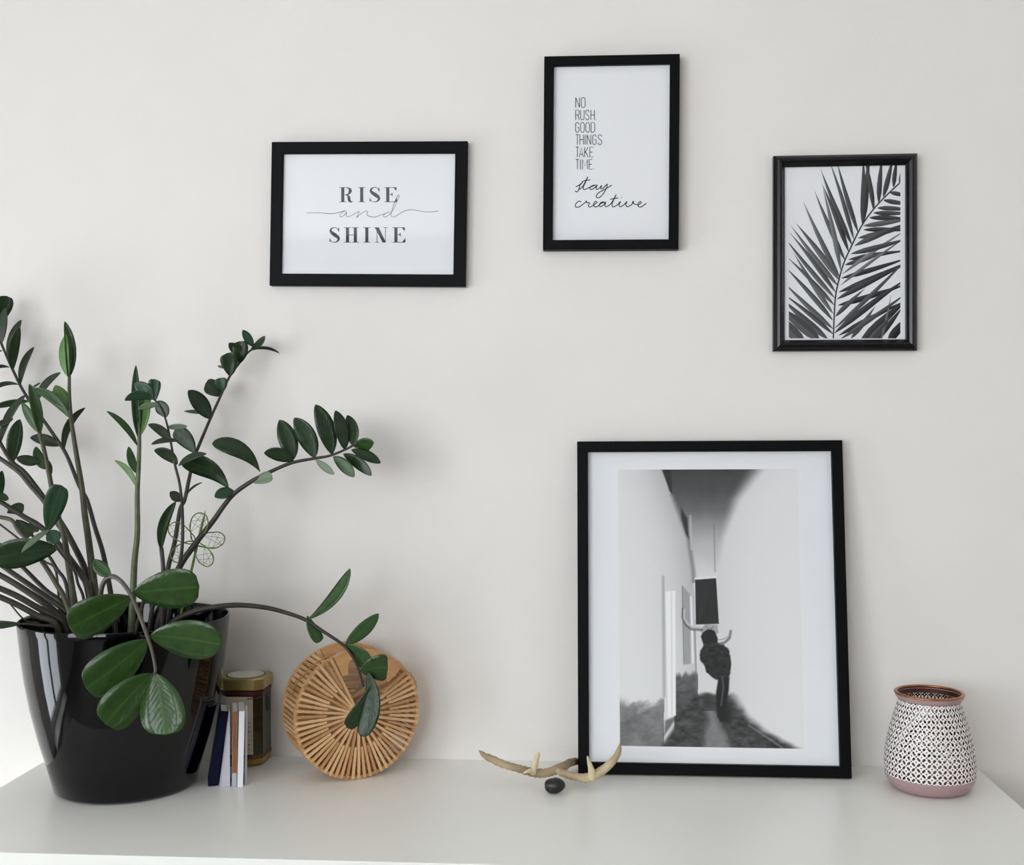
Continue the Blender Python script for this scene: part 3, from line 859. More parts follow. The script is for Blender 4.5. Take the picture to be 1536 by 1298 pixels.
    g = mixv(g, 42 + 20 * fbm(X / 20, Y / 60), in_poly(X, Y, [(480, 549), (554, 543), (565, 705), (483, 708)], 3))
    # figure
    g = mixv(g, 172, in_poly(X, Y, [(500, 722), (516, 708), (560, 708), (564, 738), (548, 744), (504, 742)], 3))
    g = mixv(g, 92, stroke(X, Y, [(438, 654), (437, 684), (449, 710), (468, 724), (504, 726)], 11, 3) * 0.7)
    g = mixv(g, 198, stroke(X, Y, [(442, 654), (441, 684), (453, 705), (470, 717), (504, 719)], 7, 3))
    g = mixv(g, 70, stroke(X, Y, [(556, 776), (584, 772), (602, 756), (607, 730)], 9, 3) * 0.6)
    g = mixv(g, 170, stroke(X, Y, [(552, 764), (584, 758), (600, 748), (604, 728)], 5, 3) * 0.8)
    g = mixv(g, 88, stroke(X, Y, [(518, 712), (524, 721), (540, 721), (546, 712)], 3.5, 4) * 0.5)
    g = mixv(g, 44, in_poly(X, Y, [(514, 732), (523, 725), (540, 725), (551, 732), (561, 756), (560, 784), (513, 786), (506, 766), (501, 750), (508, 736)], 4))
    jx, jy = X + 9 * (fbm(X / 7, Y / 7) - 0.45), Y + 9 * (fbm(X / 7 + 9, Y / 7) - 0.45)
    g = mixv(g, 26 + 46 * fbm(X / 9, Y / 9), in_poly(jx, jy, [(512, 776), (503, 792), (498, 812), (501, 836), (516, 852), (520, 874), (540, 892), (562, 904), (590, 902), (604, 884), (610, 852), (606, 812), (598, 790), (578, 778), (546, 770)], 5))
    g = mixv(g, 92, stroke(X, Y, [(512, 778), (536, 784), (560, 774)], 5, 6) * 0.5)
    g = mixv(g, 40, in_poly(X, Y, [(564, 894), (603, 890), (601, 936), (593, 985), (587, 1028), (596, 1044), (572, 1048), (561, 1030), (557, 990), (556, 945)], 7))
    g = mixv(g, 120, stroke(X, Y, [(578, 892), (582, 925), (574, 990)], 6, 6) * 0.6)
    return np.clip(g, 8, 246)
NX, NY = 300, 450
q = [Z4(203, 152, mat_y - .0007), Z4(838, 152, mat_y - .0007), Z4(866, 1136, mat_y - .0007), Z4(215, 1136, mat_y - .0007)]
gx0 = (q[0][0] + q[3][0]) / 2; gx1 = (q[1][0] + q[2][0]) / 2; gz1 = (q[0][1] + q[1][1]) / 2; gz0 = (q[2][1] + q[3][1]) / 2
S, TT = np.meshgrid(np.linspace(0, 1, NX), np.linspace(0, 1, NY))
GX = (203 + (838 - 203) * S) * (1 - TT) + (215 + (866 - 215) * S) * TT
GY = 152 + (1136 - 152) * TT
G = alley(GX, GY)
vs = np.stack([gx0 + (gx1 - gx0) * S, np.full(S.shape, mat_y - .0009), gz1 + (gz0 - gz1) * TT], -1).reshape(-1, 3)
idx = np.arange(NX * NY).reshape(NY, NX)
fs = np.stack([idx[1:, :-1], idx[1:, 1:], idx[:-1, 1:], idx[:-1, :-1]], -1).reshape(-1, 4).tolist()
me = mesh('photograph', vs, fs, 'photo_print')
ca = me.color_attributes.new('ink', 'FLOAT_COLOR', 'POINT')
g = G.reshape(-1) / 255.0
l = np.where(g <= 0.04045, g / 12.92, ((g + 0.055) / 1.055) ** 2.4)
ca.data.foreach_set('color', np.stack([l, l, l * 1.01, np.ones_like(l)], -1).astype(np.float32).ravel())
o = link('photograph', me, sheet)
o['label'] = 'black and white photograph of a dancer in a narrow alley'
pane(root, w, h, RW, -0.0125)

# ================================================================== potted plant
PC = py(189, 925, -0.172)                        # rim centre
PX, PY = PC[0], -0.172
RIM = PC[2]
plant = empty('potted_plant', (PX, PY, 0.0), 'tall glossy-leaved green plant in a large shiny black pot', 'plant')
prof_o = [(0.0, 0.0), (0.100, 0.0), (0.108, 0.002), (0.112, 0.006), (0.121, 0.040), (0.134, 0.085), (0.146, 0.135), (0.154, 0.180), (0.160, 0.225), (0.1635, RIM - 0.012), (0.1645, RIM - 0.003), (0.1635, RIM),
          (0.1615, RIM - 0.0005), (0.1605, RIM - 0.004), (0.157, 0.225), (0.150, 0.18), (0.142, 0.14), (0.0, 0.14)]
pot = B().lathe(prof_o, 96, (PX, PY, 0.0004)).obj('pot', 'pot_black', plant)
smooth_edges(pot, 0.9)
SOIL = RIM - 0.05
b = B()
vs = [(PX, PY, SOIL + .006)]; fs = []
n = 40
for j in range(1, 9):
    for k in range(n):
        a = 2 * math.pi * k / n; r = 0.1535 * j / 8
        vs.append((PX + r * math.cos(a), PY + r * math.sin(a), SOIL + (0.004 * R.random() if j < 8 else -0.004)))
for k in range(n): fs.append((0, 1 + k, 1 + (k + 1) % n))
for j in range(7):
    for k in range(n):
        a, c = 1 + j * n + k, 1 + j * n + (k + 1) % n
        fs.append((a, a + n, c + n, c))
tag(obj('soil', vs, fs, 'soil', plant, smooth=True), kind='stuff')

def stem(pts, w0, w1, yb, yt, material='stem_dark', root=True, ycurve=1.0, past=True):
    """pts pixels from base to tip; w px widths; depth runs yb -> yt along the length"""
    P = [np.array(p, float) for p in pts]
    L = [0.0]
    for a, c in zip(P[:-1], P[1:]): L.append(L[-1] + np.linalg.norm(c - a))
    L0 = L[-1]
    W3 = []; RR = []
    for p, l in zip(P, L):
        t = (l / L[-1]) ** ycurve
        Y = yb + (yt - yb) * t
        W3.append(py(p[0], p[1], Y)); RR.append((w0 + (w1 - w0) * l / L[-1]) / 2 * pxm(Y))
    if root:
        f = W3[0]
        d = np.array((f[0] - PX, f[1] - PY)); r = np.linalg.norm(d)
        k = min(1.0, 0.125 / max(r, 1e-6)) * 0.92
        W3.insert(0, np.array((PX + d[0] * k, PY + d[1] * k, SOIL - 0.004))); RR.insert(0, RR[0] * 1.05)
    last = P[-1]; grow = past and last[0] < 3
    if grow:                                    # the stem grows on past the left edge of the picture
        dv = (P[-1] - P[-2]) / np.linalg.norm(P[-1] - P[-2])
        for k, (ln, fall) in enumerate(((45, 3), (90, 10), (135, 22), (170, 34))):
            q = last + dv * ln + np.array((0, fall if dv[1] > -0.7 else 0))
            P.append(q); L.append(L[-1] + 42.0)
            W3.append(py(q[0], q[1], yt)); RR.append(RR[-1] * 0.8)
    s = spline([(*p, r) for p, r in zip(W3, RR)], 5)
    o = B().tube([q[:3] for q in s], [max(q[3], 0.0006) for q in s], 8).obj('stem', material, plant, smooth=True)
    o.parent = plant
    STEM['o'] = o; STEM['pts'] = P; STEM['Y'] = [yb + (yt - yb) * min(1, l / L0) ** ycurve for l in L]
    if grow:
        for k, q in enumerate(P[-4:]):
            n0 = q - P[-5]; n0 = n0 / np.linalg.norm(n0); nn = np.array((-n0[1], n0[0]))
            for sg in (-1, 1):
                t = q + n0 * R.uniform(24, 34) + nn * sg * R.uniform(22, 32)
                if t[0] < -14: leaf(q, t, R.uniform(14, 19), 'leaf_dark', bend=R.uniform(-3, 3))
    return o
STEM = {}
def stem_depth(p):
    """depth of the current stem at the pixel closest to p"""
    best = None
    P, Yv = STEM['pts'], STEM['Y']
    for i in range(len(P) - 1):
        d = P[i + 1] - P[i]; t = np.clip(np.dot(np.array(p) - P[i], d) / np.dot(d, d), 0, 1)
        e = np.linalg.norm(P[i] + d * t - p)
        if best is None or e < best[0]: best = (e, Yv[i] + (Yv[i + 1] - Yv[i]) * t)
    return best[1]
def leaf(base, tip, wd, material='leaf_dark', bend=0.0, dy=None, tilt=None, fold=0.18, wide=0.5, Y=None, blunt=0.72, sag=0.0):
    """base / tip pixels, wd projected width px, bend sideways bow px, dy tip depth offset (m), tilt depth slope across"""
    Yb = stem_depth(base) if Y is None else Y
    if dy is None: dy = R.uniform(-0.02, 0.012)
    if tilt is None: tilt = R.choice((-1, 1)) * R.uniform(0.25, 0.7)
    base = np.array(base, float); tip = np.array(tip, float)
    d = tip - base; L = np.linalg.norm(d); nrm = np.array((-d[1], d[0])) / L
    n, cols = 14, (-1, -0.55, 0, 0.55, 1)
    rows = []; uv = []
    e1, e2 = 0.75 * wide / 0.5, blunt
    tt = np.linspace(0, 1, 200); wmax = (tt ** e1 * (1 - tt) ** e2).max()
    for i in range(n + 1):
        t = i / n
        t2 = 0.35 * t + 0.65 * (1 - math.cos(math.pi * t)) / 2
        m = base + d * t2 + nrm * bend * 4 * t2 * (1 - t2)
        dm = d + nrm * bend * 4 * (1 - 2 * t2)
        nn = np.array((-dm[1], dm[0])) / np.linalg.norm(dm)
        hw = wd / 2 * (t2 ** e1 * (1 - t2) ** e2) / wmax
        hw = max(hw, 0.5 if t < .5 else 0.15)
        Ym = Yb + dy * t2 + sag * t2 * (1 - t2) * 4
        row = []
        for s in cols:
            hm = hw * pxm(Ym)
            Yc = min(Ym + s * hm * tilt - fold * abs(s) * hm, -0.004)
            q = m + nn * hw * s
            row.append(py(q[0], q[1], Yc)); uv.append((0.5 + s / 2, t2))
        rows.append(row)
    V = np.array(rows)                                    # n+1, 5, 3
    du = np.gradient(V, axis=0); dv = np.gradient(V, axis=1)
    N = np.cross(du, dv); N /= np.linalg.norm(N, axis=-1, keepdims=True) + 1e-12
    th = 0.0004
    vs = np.concatenate([(V + N * th).reshape(-1, 3), (V - N * th).reshape(-1, 3)])
    m = len(cols); K = (n + 1) * m
    fs = []
    for i in range(n):
        for j in range(m - 1):
            a = i * m + j
            fs.append((a, a + m, a + m + 1, a + 1)); fs.append((K + a, K + a + 1, K + a + m + 1, K + a + m))
    for i in range(n):
        a = i * m; fs.append((a, K + a, K + a + m, a + m)); a += m - 1; fs.append((a, a + m, K + a + m, K + a))
    for j in range(m - 1):
        fs.append((j, j + 1, K + j + 1, K + j)); a = n * m + j; fs.append((a, K + a, K + a + 1, a + 1))
    return obj('leaf', vs, fs, material, STEM['o'], smooth=True, uv=uv + uv)

D_, M_, F_, T_, P_, Yg, G_ = 'leaf_dark', 'leaf_mid', 'leaf_front', 'leaf_teal', 'leaf_pale', 'leaf_young', 'leaf_grey'
# ---- S1: long dark stem reaching the upper left
stem([(172, 935), (166, 890), (155, 832), (142, 790), (131, 752), (118, 727), (99, 681), (76, 646), (59, 622), (37, 590), (22, 561), (1, 513), (-14, 470)], 9, 3.5, -0.13, -0.05, past=False)
leaf((-8, 492), (10, 444), 26, D_, bend=2, wide=.7, blunt=.35)
leaf((-14, 471), (-22, 432), 16, D_)
leaf((-12, 478), (-38, 460), 14, D_)
leaf((2, 516), (8, 462), 15, G_, bend=-2)
leaf((14, 541), (32, 480), 14, G_, bend=-5)
leaf((19, 556), (30, 491), 17, G_, bend=-4)
leaf((31, 576), (51, 521), 11, G_, bend=-6)
leaf((14, 551), (-22, 562), 6, D_, bend=6)
leaf((28, 577), (-18, 592), 7, D_, bend=8)
leaf((3, 526), (-14, 530), 4, D_)
leaf((55, 604), (91, 559), 11, G_, bend=-7)
leaf((48, 582), (61, 574), 3, G_)
leaf((90, 669), (45, 657), 17, G_, bend=3)
leaf((96, 677), (128, 612), 12, G_, bend=-11)
leaf((44, 602), (-12, 612), 10, D_, bend=2)
# ---- S2: upright young shoot
stem([(148, 935), (142, 886), (137, 844), (132, 805), (127, 770), (123, 733), (116, 690), (110, 652), (106, 622), (104, 590), (104, 562)], 14, 5, -0.16, -0.14, 'stem_mid')
leaf((103, 567), (97, 482), 17, M_, bend=6, tilt=.9, fold=.8, wide=.45)
leaf((103, 566), (99, 502), 15, Yg, bend=-5, tilt=-1.0, fold=.5, dy=-.012)
leaf((103, 626), (48, 583), 15, M_, bend=8)
leaf((105, 615), (83, 578), 24, Yg, bend=-2, tilt=.5)
# ---- S3: rolled young shoot
stem([(118, 935), (111, 900), (103, 850), (97, 810), (90, 785), (80, 745), (73, 708), (66, 675), (59, 648), (53, 612)], 11, 6, -0.20, -0.19, 'stem_mid')
leaf((60, 652), (44, 576), 17, M_, bend=3, tilt=.8, fold=.9)
leaf((59, 650), (33, 604), 14, M_, bend=0, tilt=-.6, fold=.5)
leaf((61, 693), (24, 687), 16, G_, bend=-1)
leaf((68, 704), (54, 670), 16, M_, bend=-3)
leaf((77, 712), (72, 690), 8, G_)
# ---- S13: dark stems leaning left
stem([(140, 932), (135, 885), (127, 853), (113, 823), (95, 790), (72, 756), (55, 732), (36, 708), (18, 693), (0, 664), (-10, 640)], 12, 6, -0.15, -0.12)
leaf((19, 694), (30, 629), 24, D_, bend=-3, tilt=.5)
leaf((1, 664), (39, 592), 12, G_, bend=-8)
leaf((-10, 640), (20, 628), 9, G_)
leaf((-10, 642), (-5, 606), 12, G_)
stem([(112, 935), (106, 870), (96, 805), (85, 783), (66, 752), (45, 728), (28, 708), (0, 688), (-16, 678)], 10, 7, -0.19, -0.17)
# ---- S4: pale upright shoot in the middle
stem([(197, 945), (200, 880), (202, 840), (206, 800), (206, 740), (208, 700), (209, 660), (208, 632)], 12, 6, -0.20, -0.17, 'stem_green')
leaf((208, 656), (204, 548), 14, M_, bend=-2, tilt=.9, fold=.8, wide=.4)
leaf((210, 654), (223, 588), 20, Yg, bend=-2, tilt=-.5)
leaf((206, 655), (200, 585), 9, M_, bend=3)
leaf((206, 669), (160, 617), 10, M_, bend=6)
leaf((206, 711), (193, 670), 13, M_, bend=-2)
leaf((204, 730), (172, 691), 9, Yg, bend=6)
# ---- S6: thin stem with small leaves
stem([(252, 930), (260, 880), (268, 851), (272, 832), (274, 802), (273, 757), (269, 724), (262, 696), (256, 663), (249, 631), (240, 610), (232, 600)], 7, 3, -0.19, -0.20)
leaf((228, 598), (187, 601), 14, T_, bend=6)
leaf((229, 600), (202, 575), 22, T_, bend=2, tilt=-.4)
leaf((233, 602), (233, 569), 20, T_, bend=-2, blunt=.3, tilt=.3)
leaf((248, 627), (232, 604), 20, G_, bend=4)
leaf((240, 607), (207, 614), 9, P_, bend=2)
leaf((257, 665), (222, 637), 14, G_, bend=5)
leaf((250, 641), (281, 640), 9, P_)
leaf((267, 662), (227, 667), 8, G_, bend=4)
leaf((266, 697), (231, 676), 17, G_, bend=5)
leaf((268, 699), (310, 681), 10, G_, bend=-5)
leaf((272, 752), (255, 738), 15, G_)
stem([(243, 930), (245, 860), (242, 822)], 7, 7, -0.21, -0.205)
leaf((242, 826), (264, 753), 16, D_, bend=-8, fold=.5)
# ---- S7: tall stem whose tip touches the wall
stem([(240, 932), (252, 853), (262, 814), (270, 765), (277, 750), (284, 717), (291, 687), (297, 672), (316, 627), (331, 594), (344, 566), (359, 545), (370, 531), (377, 525)], 9, 3, -0.15, -0.045)
leaf((376, 526), (419, 530), 4.5, G_, bend=-6, dy=.02)
leaf((376, 525), (397, 504), 10, D_, bend=2)
leaf((380, 520), (364, 495), 13, T_)
leaf((358, 546), (359, 512), 24, D_, bend=2, blunt=.3, tilt=.2)
leaf((364, 533), (343, 515), 15, G_)
leaf((345, 565), (340, 530), 26, D_, bend=2, blunt=.3, tilt=-.2)
leaf((338, 552), (326, 549), 4, P_)
leaf((331, 595), (308, 576), 24, D_, bend=2, blunt=.35)
leaf((334, 588), (330, 567), 20, T_, blunt=.35)
leaf((315, 629), (282, 586), 25, D_, bend=3)
leaf((317, 619), (276, 617), 6, P_)
leaf((292, 680), (262, 645), 25, D_, bend=3, blunt=.35)
leaf((278, 746), (304, 724), 3.5, G_, bend=-4)
# ---- S8: large arching stem to the right
stem([(238, 935), (255, 888), (269, 851), (289, 821), (306, 799), (321, 780), (335, 760), (351, 741), (376, 723), (399, 711), (436, 695), (471, 688), (494, 684), (517, 675), (532, 667)], 12, 3.2, -0.17, -0.14)
leaf((390, 708), (318, 666), 26, D_, bend=13, blunt=.6, wide=.7)
leaf((378, 724), (408, 713), 17, P_, blunt=.3)
leaf((344, 735), (271, 694), 30, D_, bend=12, blunt=.55, wide=.7)
leaf((352, 739), (322, 746), 17, T_, bend=3)
leaf((440, 692), (396, 680), 20, D_, bend=4)
leaf((439, 691), (419, 630), 29, D_, bend=3, tilt=.3)
leaf((472, 687), (441, 627), 29, D_, bend=4, tilt=-.3)
leaf((498, 682), (473, 607), 28, D_, bend=4, tilt=.3)
leaf((517, 675), (503, 616), 21, D_, bend=3, tilt=.6)
leaf((529, 669), (521, 623), 20, D_, bend=3, tilt=-.5)
leaf((531, 671), (558, 671), 19, M_, bend=-5, blunt=.3)
leaf((527, 675), (571, 695), 16, D_, bend=-2)
leaf((515, 681), (557, 714), 17, D_, bend=-3)
leaf((500, 685), (531, 716), 18, M_, bend=-2)
leaf((474, 690), (501, 712), 11, P_)
# ---- S9: low stem arching over the bag
stem([(256, 938), (288, 919), (323, 911), (360, 908), (400, 912), (431, 920), (458, 930), (484, 947), (515, 968), (531, 989), (539, 1008), (545, 1030)], 10, 3.5, -0.20, -0.20)
leaf((461, 930), (525, 853), 18, M_, bend=9, wide=.65)
leaf((461, 924), (481, 963), 18, M_, bend=2, blunt=.3)
leaf((518, 967), (568, 921), 21, M_, bend=2)
leaf((516, 967), (552, 1000), 24, M_, bend=-4, blunt=.3)
leaf((540, 1007), (582, 1002), 40, F_, blunt=.22, tilt=.3, bend=-2)
leaf((562, 1022), (520, 1092), 23, D_, bend=-4, blunt=.3)
leaf((552, 1008), (541, 1105), 28, D_, bend=-11, blunt=.4)
# ---- S10: stem hanging over the front of the pot
stem([(150, 935), (151, 892), (156, 873), (167, 865), (179, 870), (193, 887), (205, 912), (219, 949), (228, 977), (233, 1004), (231, 1012)], 9, 4.5, -0.25, -0.385, 'stem_mauve', ycurve=.75)
leaf((167, 863), (141, 839), 21, M_, bend=-3)
leaf((199, 889), (299, 880), 60, F_, bend=0, blunt=.38, tilt=.55, dy=-0.02, fold=.12)
leaf((197, 896), (104, 942), 58, F_, bend=0, blunt=.34, tilt=-.5, dy=-0.02, fold=.12)
leaf((225, 954), (332, 968), 58, F_, bend=-3, blunt=.45, tilt=.5, dy=-0.02, fold=.12)
leaf((222, 960), (129, 1033), 62, F_, bend=-2, blunt=.36, tilt=-.35, dy=-0.025, fold=.1)
leaf((229, 1011), (158, 1087), 60, F_, bend=2, blunt=.34, tilt=-.3, dy=-0.02, fold=.15)
leaf((233, 1010), (247, 1103), 68, F_, bend=-2, blunt=.36, tilt=.25, dy=-0.025, fold=.15)
# ---- lower left fan
stem([(128, 932), (125, 896), (117, 876), (113, 860), (104, 846), (86, 823), (79, 808), (73, 796)], 5, 3.5, -0.22, -0.27)
leaf((72, 798), (92, 728), 34, T_, bend=-2, blunt=.34, tilt=.5, fold=.15)
leaf((75, 795), (32, 829), 9, P_, bend=3, dy=-.05)
leaf((74, 796), (86, 815), 24, T_)
leaf((87, 823), (-10, 838), 44, D_, bend=2, blunt=.42, tilt=-.4)
stem([(140, 932), (131, 880), (123, 864), (111, 847), (85, 813), (59, 789), (37, 776), (4, 755), (-20, 742)], 12, 7, -0.18, -0.14)
leaf((11, 770), (36, 764), 18, G_, bend=-3, blunt=.3)
leaf((24, 780), (48, 803), 20, D_, blunt=.3)
leaf((42, 786), (58, 797), 12, G_)
leaf((-3, 752), (3, 706), 14, D_)
leaf((-6, 742), (13, 749), 12, D_)
stem([(108, 932), (95, 894), (86, 879), (74, 859), (60, 838), (41, 811), (27, 795), (18, 781), (0, 776), (-15, 775)], 9, 6, -0.22, -0.20, 'stem_mid')
stem([(106, 930), (99, 876), (86, 855), (71, 831), (42, 797), (20, 782)], 7, 4, -0.17, -0.15)
stem([(90, 930), (84, 858), (65, 841), (31, 811), (0, 787), (-10, 780)], 4, 3, -0.16, -0.13)
stem([(112, 935), (99, 917), (74, 899), (49, 881), (16, 858), (-12, 838)], 10, 8, -0.19, -0.18)
stem([(114, 935), (94, 905), (69, 886), (37, 854), (5, 822), (-8, 812)], 9, 6, -0.16, -0.14)
stem([(104, 938), (86, 921), (62, 902), (31, 881), (0, 863), (-20, 853)], 12, 9, -0.20, -0.21)
stem([(98, 940), (86, 928), (55, 911), (25, 894), (0, 883), (-20, 876)], 11, 9, -0.22, -0.24)
stem([(84, 938), (60, 926), (49, 920), (25, 907), (0, 896), (-20, 889)], 10, 9, -0.24, -0.27, 'stem_dark')
stem([(60, 938), (45, 934), (33, 927), (16, 907), (10, 898)], 3, 2.5, -0.20, -0.20)
stem([(86, 944), (60, 939), (45, 937), (34, 936)], 6, 4, -0.24, -0.26)
leaf((36, 936), (-40, 939), 13, G_, wide=.7)
# short stems low in the pot
stem([(225, 940), (228, 915), (236, 892)], 8, 6, -0.15, -0.13)
stem([(205, 942), (212, 915), (218, 890)], 7, 6, -0.13, -0.11)
stem([(243, 940), (247, 915), (252, 890)], 7, 5, -0.14, -0.12)

# ================================================================== green wire flower pick stuck into the pot
FY = -0.155
base = py(268, 935, FY)
pick = empty('wire_flower_pick', (base[0], FY, SOIL), 'green wire flower ornament on a flat stake stuck in the black pot', 'ornament')
def P2(zx, zy, dy=0.0): return py(220 + zx / 8.1125, 740 + zy / 8.1125, FY + dy)
s = spline([np.append(py(262, 960, FY), 0.0015), np.append(py(268, 935, FY), 0.0020), np.append(P2(540, 960), 0.0021), np.append(P2(590, 740), 0.0021), np.append(P2(650, 480), 0.0022), np.append(P2(690, 320), 0.0017), np.append(P2(714, 210), 0.0004)], 5)
B().tube([q[:3] for q in s], [q[3] for q in s], 6).obj('stake', 'wire_green', pick, smooth=True)
CEN = (585, 600)
PET = [((650, 330), 112, 175, 20), ((870, 562), 138, 122, 95), ((735, 815), 112, 138, 150), ((375, 760), 145, 118, 245), ((345, 440), 120, 150, 300)]
for i, ((cx, cy), a, bb, ang) in enumerate(PET):
    dirv = np.array((cx - CEN[0], cy - CEN[1]), float); L = np.linalg.norm(dirv); dirv /= L; nn = np.array((-dirv[1], dirv[0]))
    far = np.array((cx, cy)) + dirv * (0.62 * (a + bb) / 2)
    LL = np.linalg.norm(far - np.array(CEN))
    hw = (a + bb) / 2 * 0.92
    def edge(t):
        """closed petal loop: starts and ends at the flower's centre"""
        ang = 2 * math.pi * t
        along = (1 - math.cos(ang)) / 2
        side = math.sin(ang) * (0.55 + 0.45 * along)
        return np.array(CEN) + dirv * LL * along + nn * hw * side
    root_p = None
    for turn in range(2):
        pts = [P2(*(edge(t) + np.array((R.uniform(-5, 5), R.uniform(-5, 5)))), (turn - .5) * 0.006 + 0.012 * (1 - math.cos(2 * math.pi * t)) / 2 * (1 if i % 2 else -1)) for t in np.linspace(0.02, 0.98, 22)]
        o = B().tube(spline(pts, 2), 0.0007 if turn else 0.0010, 5).obj('petal' if turn == 0 else 'petal_loop', 'wire_green', pick if turn == 0 else root_p, smooth=True)
        if turn == 0: root_p = o
    b = B()
    tz = [0.22, 0.70, 0.38, 0.82, 0.50, 0.27, 0.62]
    pts = [P2(*edge(t), R.uniform(-.003, .003)) for t in tz]
    for q0, q1 in zip(pts[:-1], pts[1:]): b.tube([q0, q1], 0.00028, 4)
    b.obj('fine_wire', 'wire_fine', root_p)

# ================================================================== round bamboo bag
bot = pz(545, 1169)
TH = math.radians(30)
RB = 0.1065; DB = 0.072
# front disc centre stands above its lowest point
fc = np.array((py(537, 1068, bot[1])[0], bot[1], RB + 0.0005))
bag = empty('bamboo_bag', (fc[0], fc[1], 0.0005), 'round handbag of radiating bamboo slats standing on the chest', 'bag', rot=(0, 0, TH))
def ring(r0, r1, y0, y1, a0=0, a1=360, n=72):
    b = B(); full = abs(a1 - a0) >= 360
    m = n if full else n + 1
    for k in range(m):
        a = math.radians(a0 + (a1 - a0) * k / n)
        for r, y in ((r0, y0), (r1, y0), (r1, y1), (r0, y1)):
            b.v.append((r * math.cos(a), y, RB + r * math.sin(a)))
    for k in range(n):
        k2 = (k + 1) % m
        for j in range(4):
            j2 = (j + 1) % 4
            b.f.append((k * 4 + j, k * 4 + j2, k2 * 4 + j2, k2 * 4 + j))
    if not full:
        b.f.append((0, 1, 2, 3)); b.f.append(tuple(n * 4 + j for j in (3, 2, 1, 0)))
    return b
def slat_mesh(name, r0, r1, wd, th, material):
    v = [(r0, -th, -wd * .46), (r1, -th, -wd / 2), (r1, -th, wd / 2), (r0, -th, wd * .46), (r0, 0, -wd * .46), (r1, 0, -wd / 2), (r1, 0, wd / 2), (r0, 0, wd * .46)]
    return mesh(name, v, [(0, 1, 2, 3), (7, 6, 5, 4), (0, 4, 5, 1), (1, 5, 6, 2), (2, 6, 7, 3), (3, 7, 4, 0)], material)
COLS = ['bamboo', 'bamboo_pale', 'bamboo_deep', 'bamboo', 'bamboo_pale']
SL = {(kind, c): slat_mesh('radial_slat', *(dict(long=(0.012, RB - .0008), short=(0.054, RB - .0008))[kind[:5].rstrip('_')]), 0.0084 if 'back' in kind else 0.0046, 0.004, c) for kind in ('long', 'short', 'long_back', 'short_back') for c in set(COLS)}
for side, yy in ((0, 0.0), (1, DB + 0.004)):
    k = 0
    a = 116.0
    while a < 402:
        kind = 'long' if k % 2 == 0 else 'short'
        o = link('radial_slat', SL[(kind + ('_back' if side else ''), COLS[(k * 7 + side) % 5])], bag)
        o.location = (0, yy, RB)
        o.rotation_euler = (0, -math.radians(a), 0)
        a += 5.5; k += 1
    ring(RB - 0.005, RB, yy - 0.0005 if side else 0.0001, yy + 0.0045 if side else 0.005, 113, 405, 80).lobj('rim_ring', 'bamboo', bag)
    ring(0.052, 0.057, yy + (0.0002 if not side else -0.006), yy + (0.004 if not side else -0.004), 116, 400, 60).lobj('inner_ring', 'bamboo_deep', bag)
    hub = B()
    n = 20
    for y in (-0.0046, 0.001):
        for k in range(n):
            q = 2 * math.pi * k / n; hub.v.append((0.017 * math.cos(q), yy + y, RB + 0.017 * math.sin(q)))
    hub.f = [tuple(range(n)), tuple(reversed(range(n, 2 * n)))] + [(k, n + k, n + (k + 1) % n, (k + 1) % n) for k in range(n)]
    hub.lobj('hub', 'bamboo_plate', bag)
    # handle plate with a hand hole: outline as a strip between outer and inner boundary
    hp = B(); n = 36
    for k in range(n + 1):
        a = 43 + 70 * k / n
        inn = 0.66 * RB
        if 57 < a < 105: inn = RB * (0.66 + 0.20 * min(1, math.sin(math.pi * (a - 57) / 48) * 3.0))
        q = math.radians(a)
        for r, y in ((inn, -0.0048), (RB, -0.0048), (RB, 0.003), (inn, 0.003)):
            hp.v.append((r * math.cos(q), yy + y, RB + r * math.sin(q)))
    for k in range(n):
        for j in range(4):
            j2 = (j + 1) % 4
            hp.f.append((k * 4 + j, k * 4 + j2, k * 4 + 4 + j2, k * 4 + 4 + j))
    hp.f += [(0, 1, 2, 3), tuple(n * 4 + j for j in (3, 2, 1, 0))]
    hp.lobj('handle_plate', 'bamboo_plate', bag)
RS = {c: mesh('rim_slat', [(x, y, z) for x in (-0.004, 0.0) for y in (0.0045, DB - 0.0002) for z in (-0.0026, 0.0026)],
              [(0, 1, 3, 2), (4, 6, 7, 5), (0, 4, 5, 1), (2, 3, 7, 6), (0, 2, 6, 4), (1, 5, 7, 3)], c) for c in set(COLS)}
a = 122.0; k = 0
while a < 400:
    o = link('rim_slat', RS[COLS[(k * 3 + 1) % 5]], bag)
    q = math.radians(a)
    o.location = (RB * math.cos(q) - 0.0004 * math.cos(q), 0, RB + (RB - 0.0004) * math.sin(q))
    o.rotation_euler = (0, -q, 0)
    a += 4.6; k += 1
# crosswise slats of the back panel below its handle
for k in range(9):
    z = 0.012 + k * 0.0072
    hw_ = min(0.040, z * 0.75 + 0.006)
    B().box((-hw_ * 0.55, DB + 0.0035, RB + z), (hw_, DB + 0.0065, RB + z + 0.0044)).lobj('cross_slat', 'bamboo_pale' if k % 2 else 'bamboo', bag)
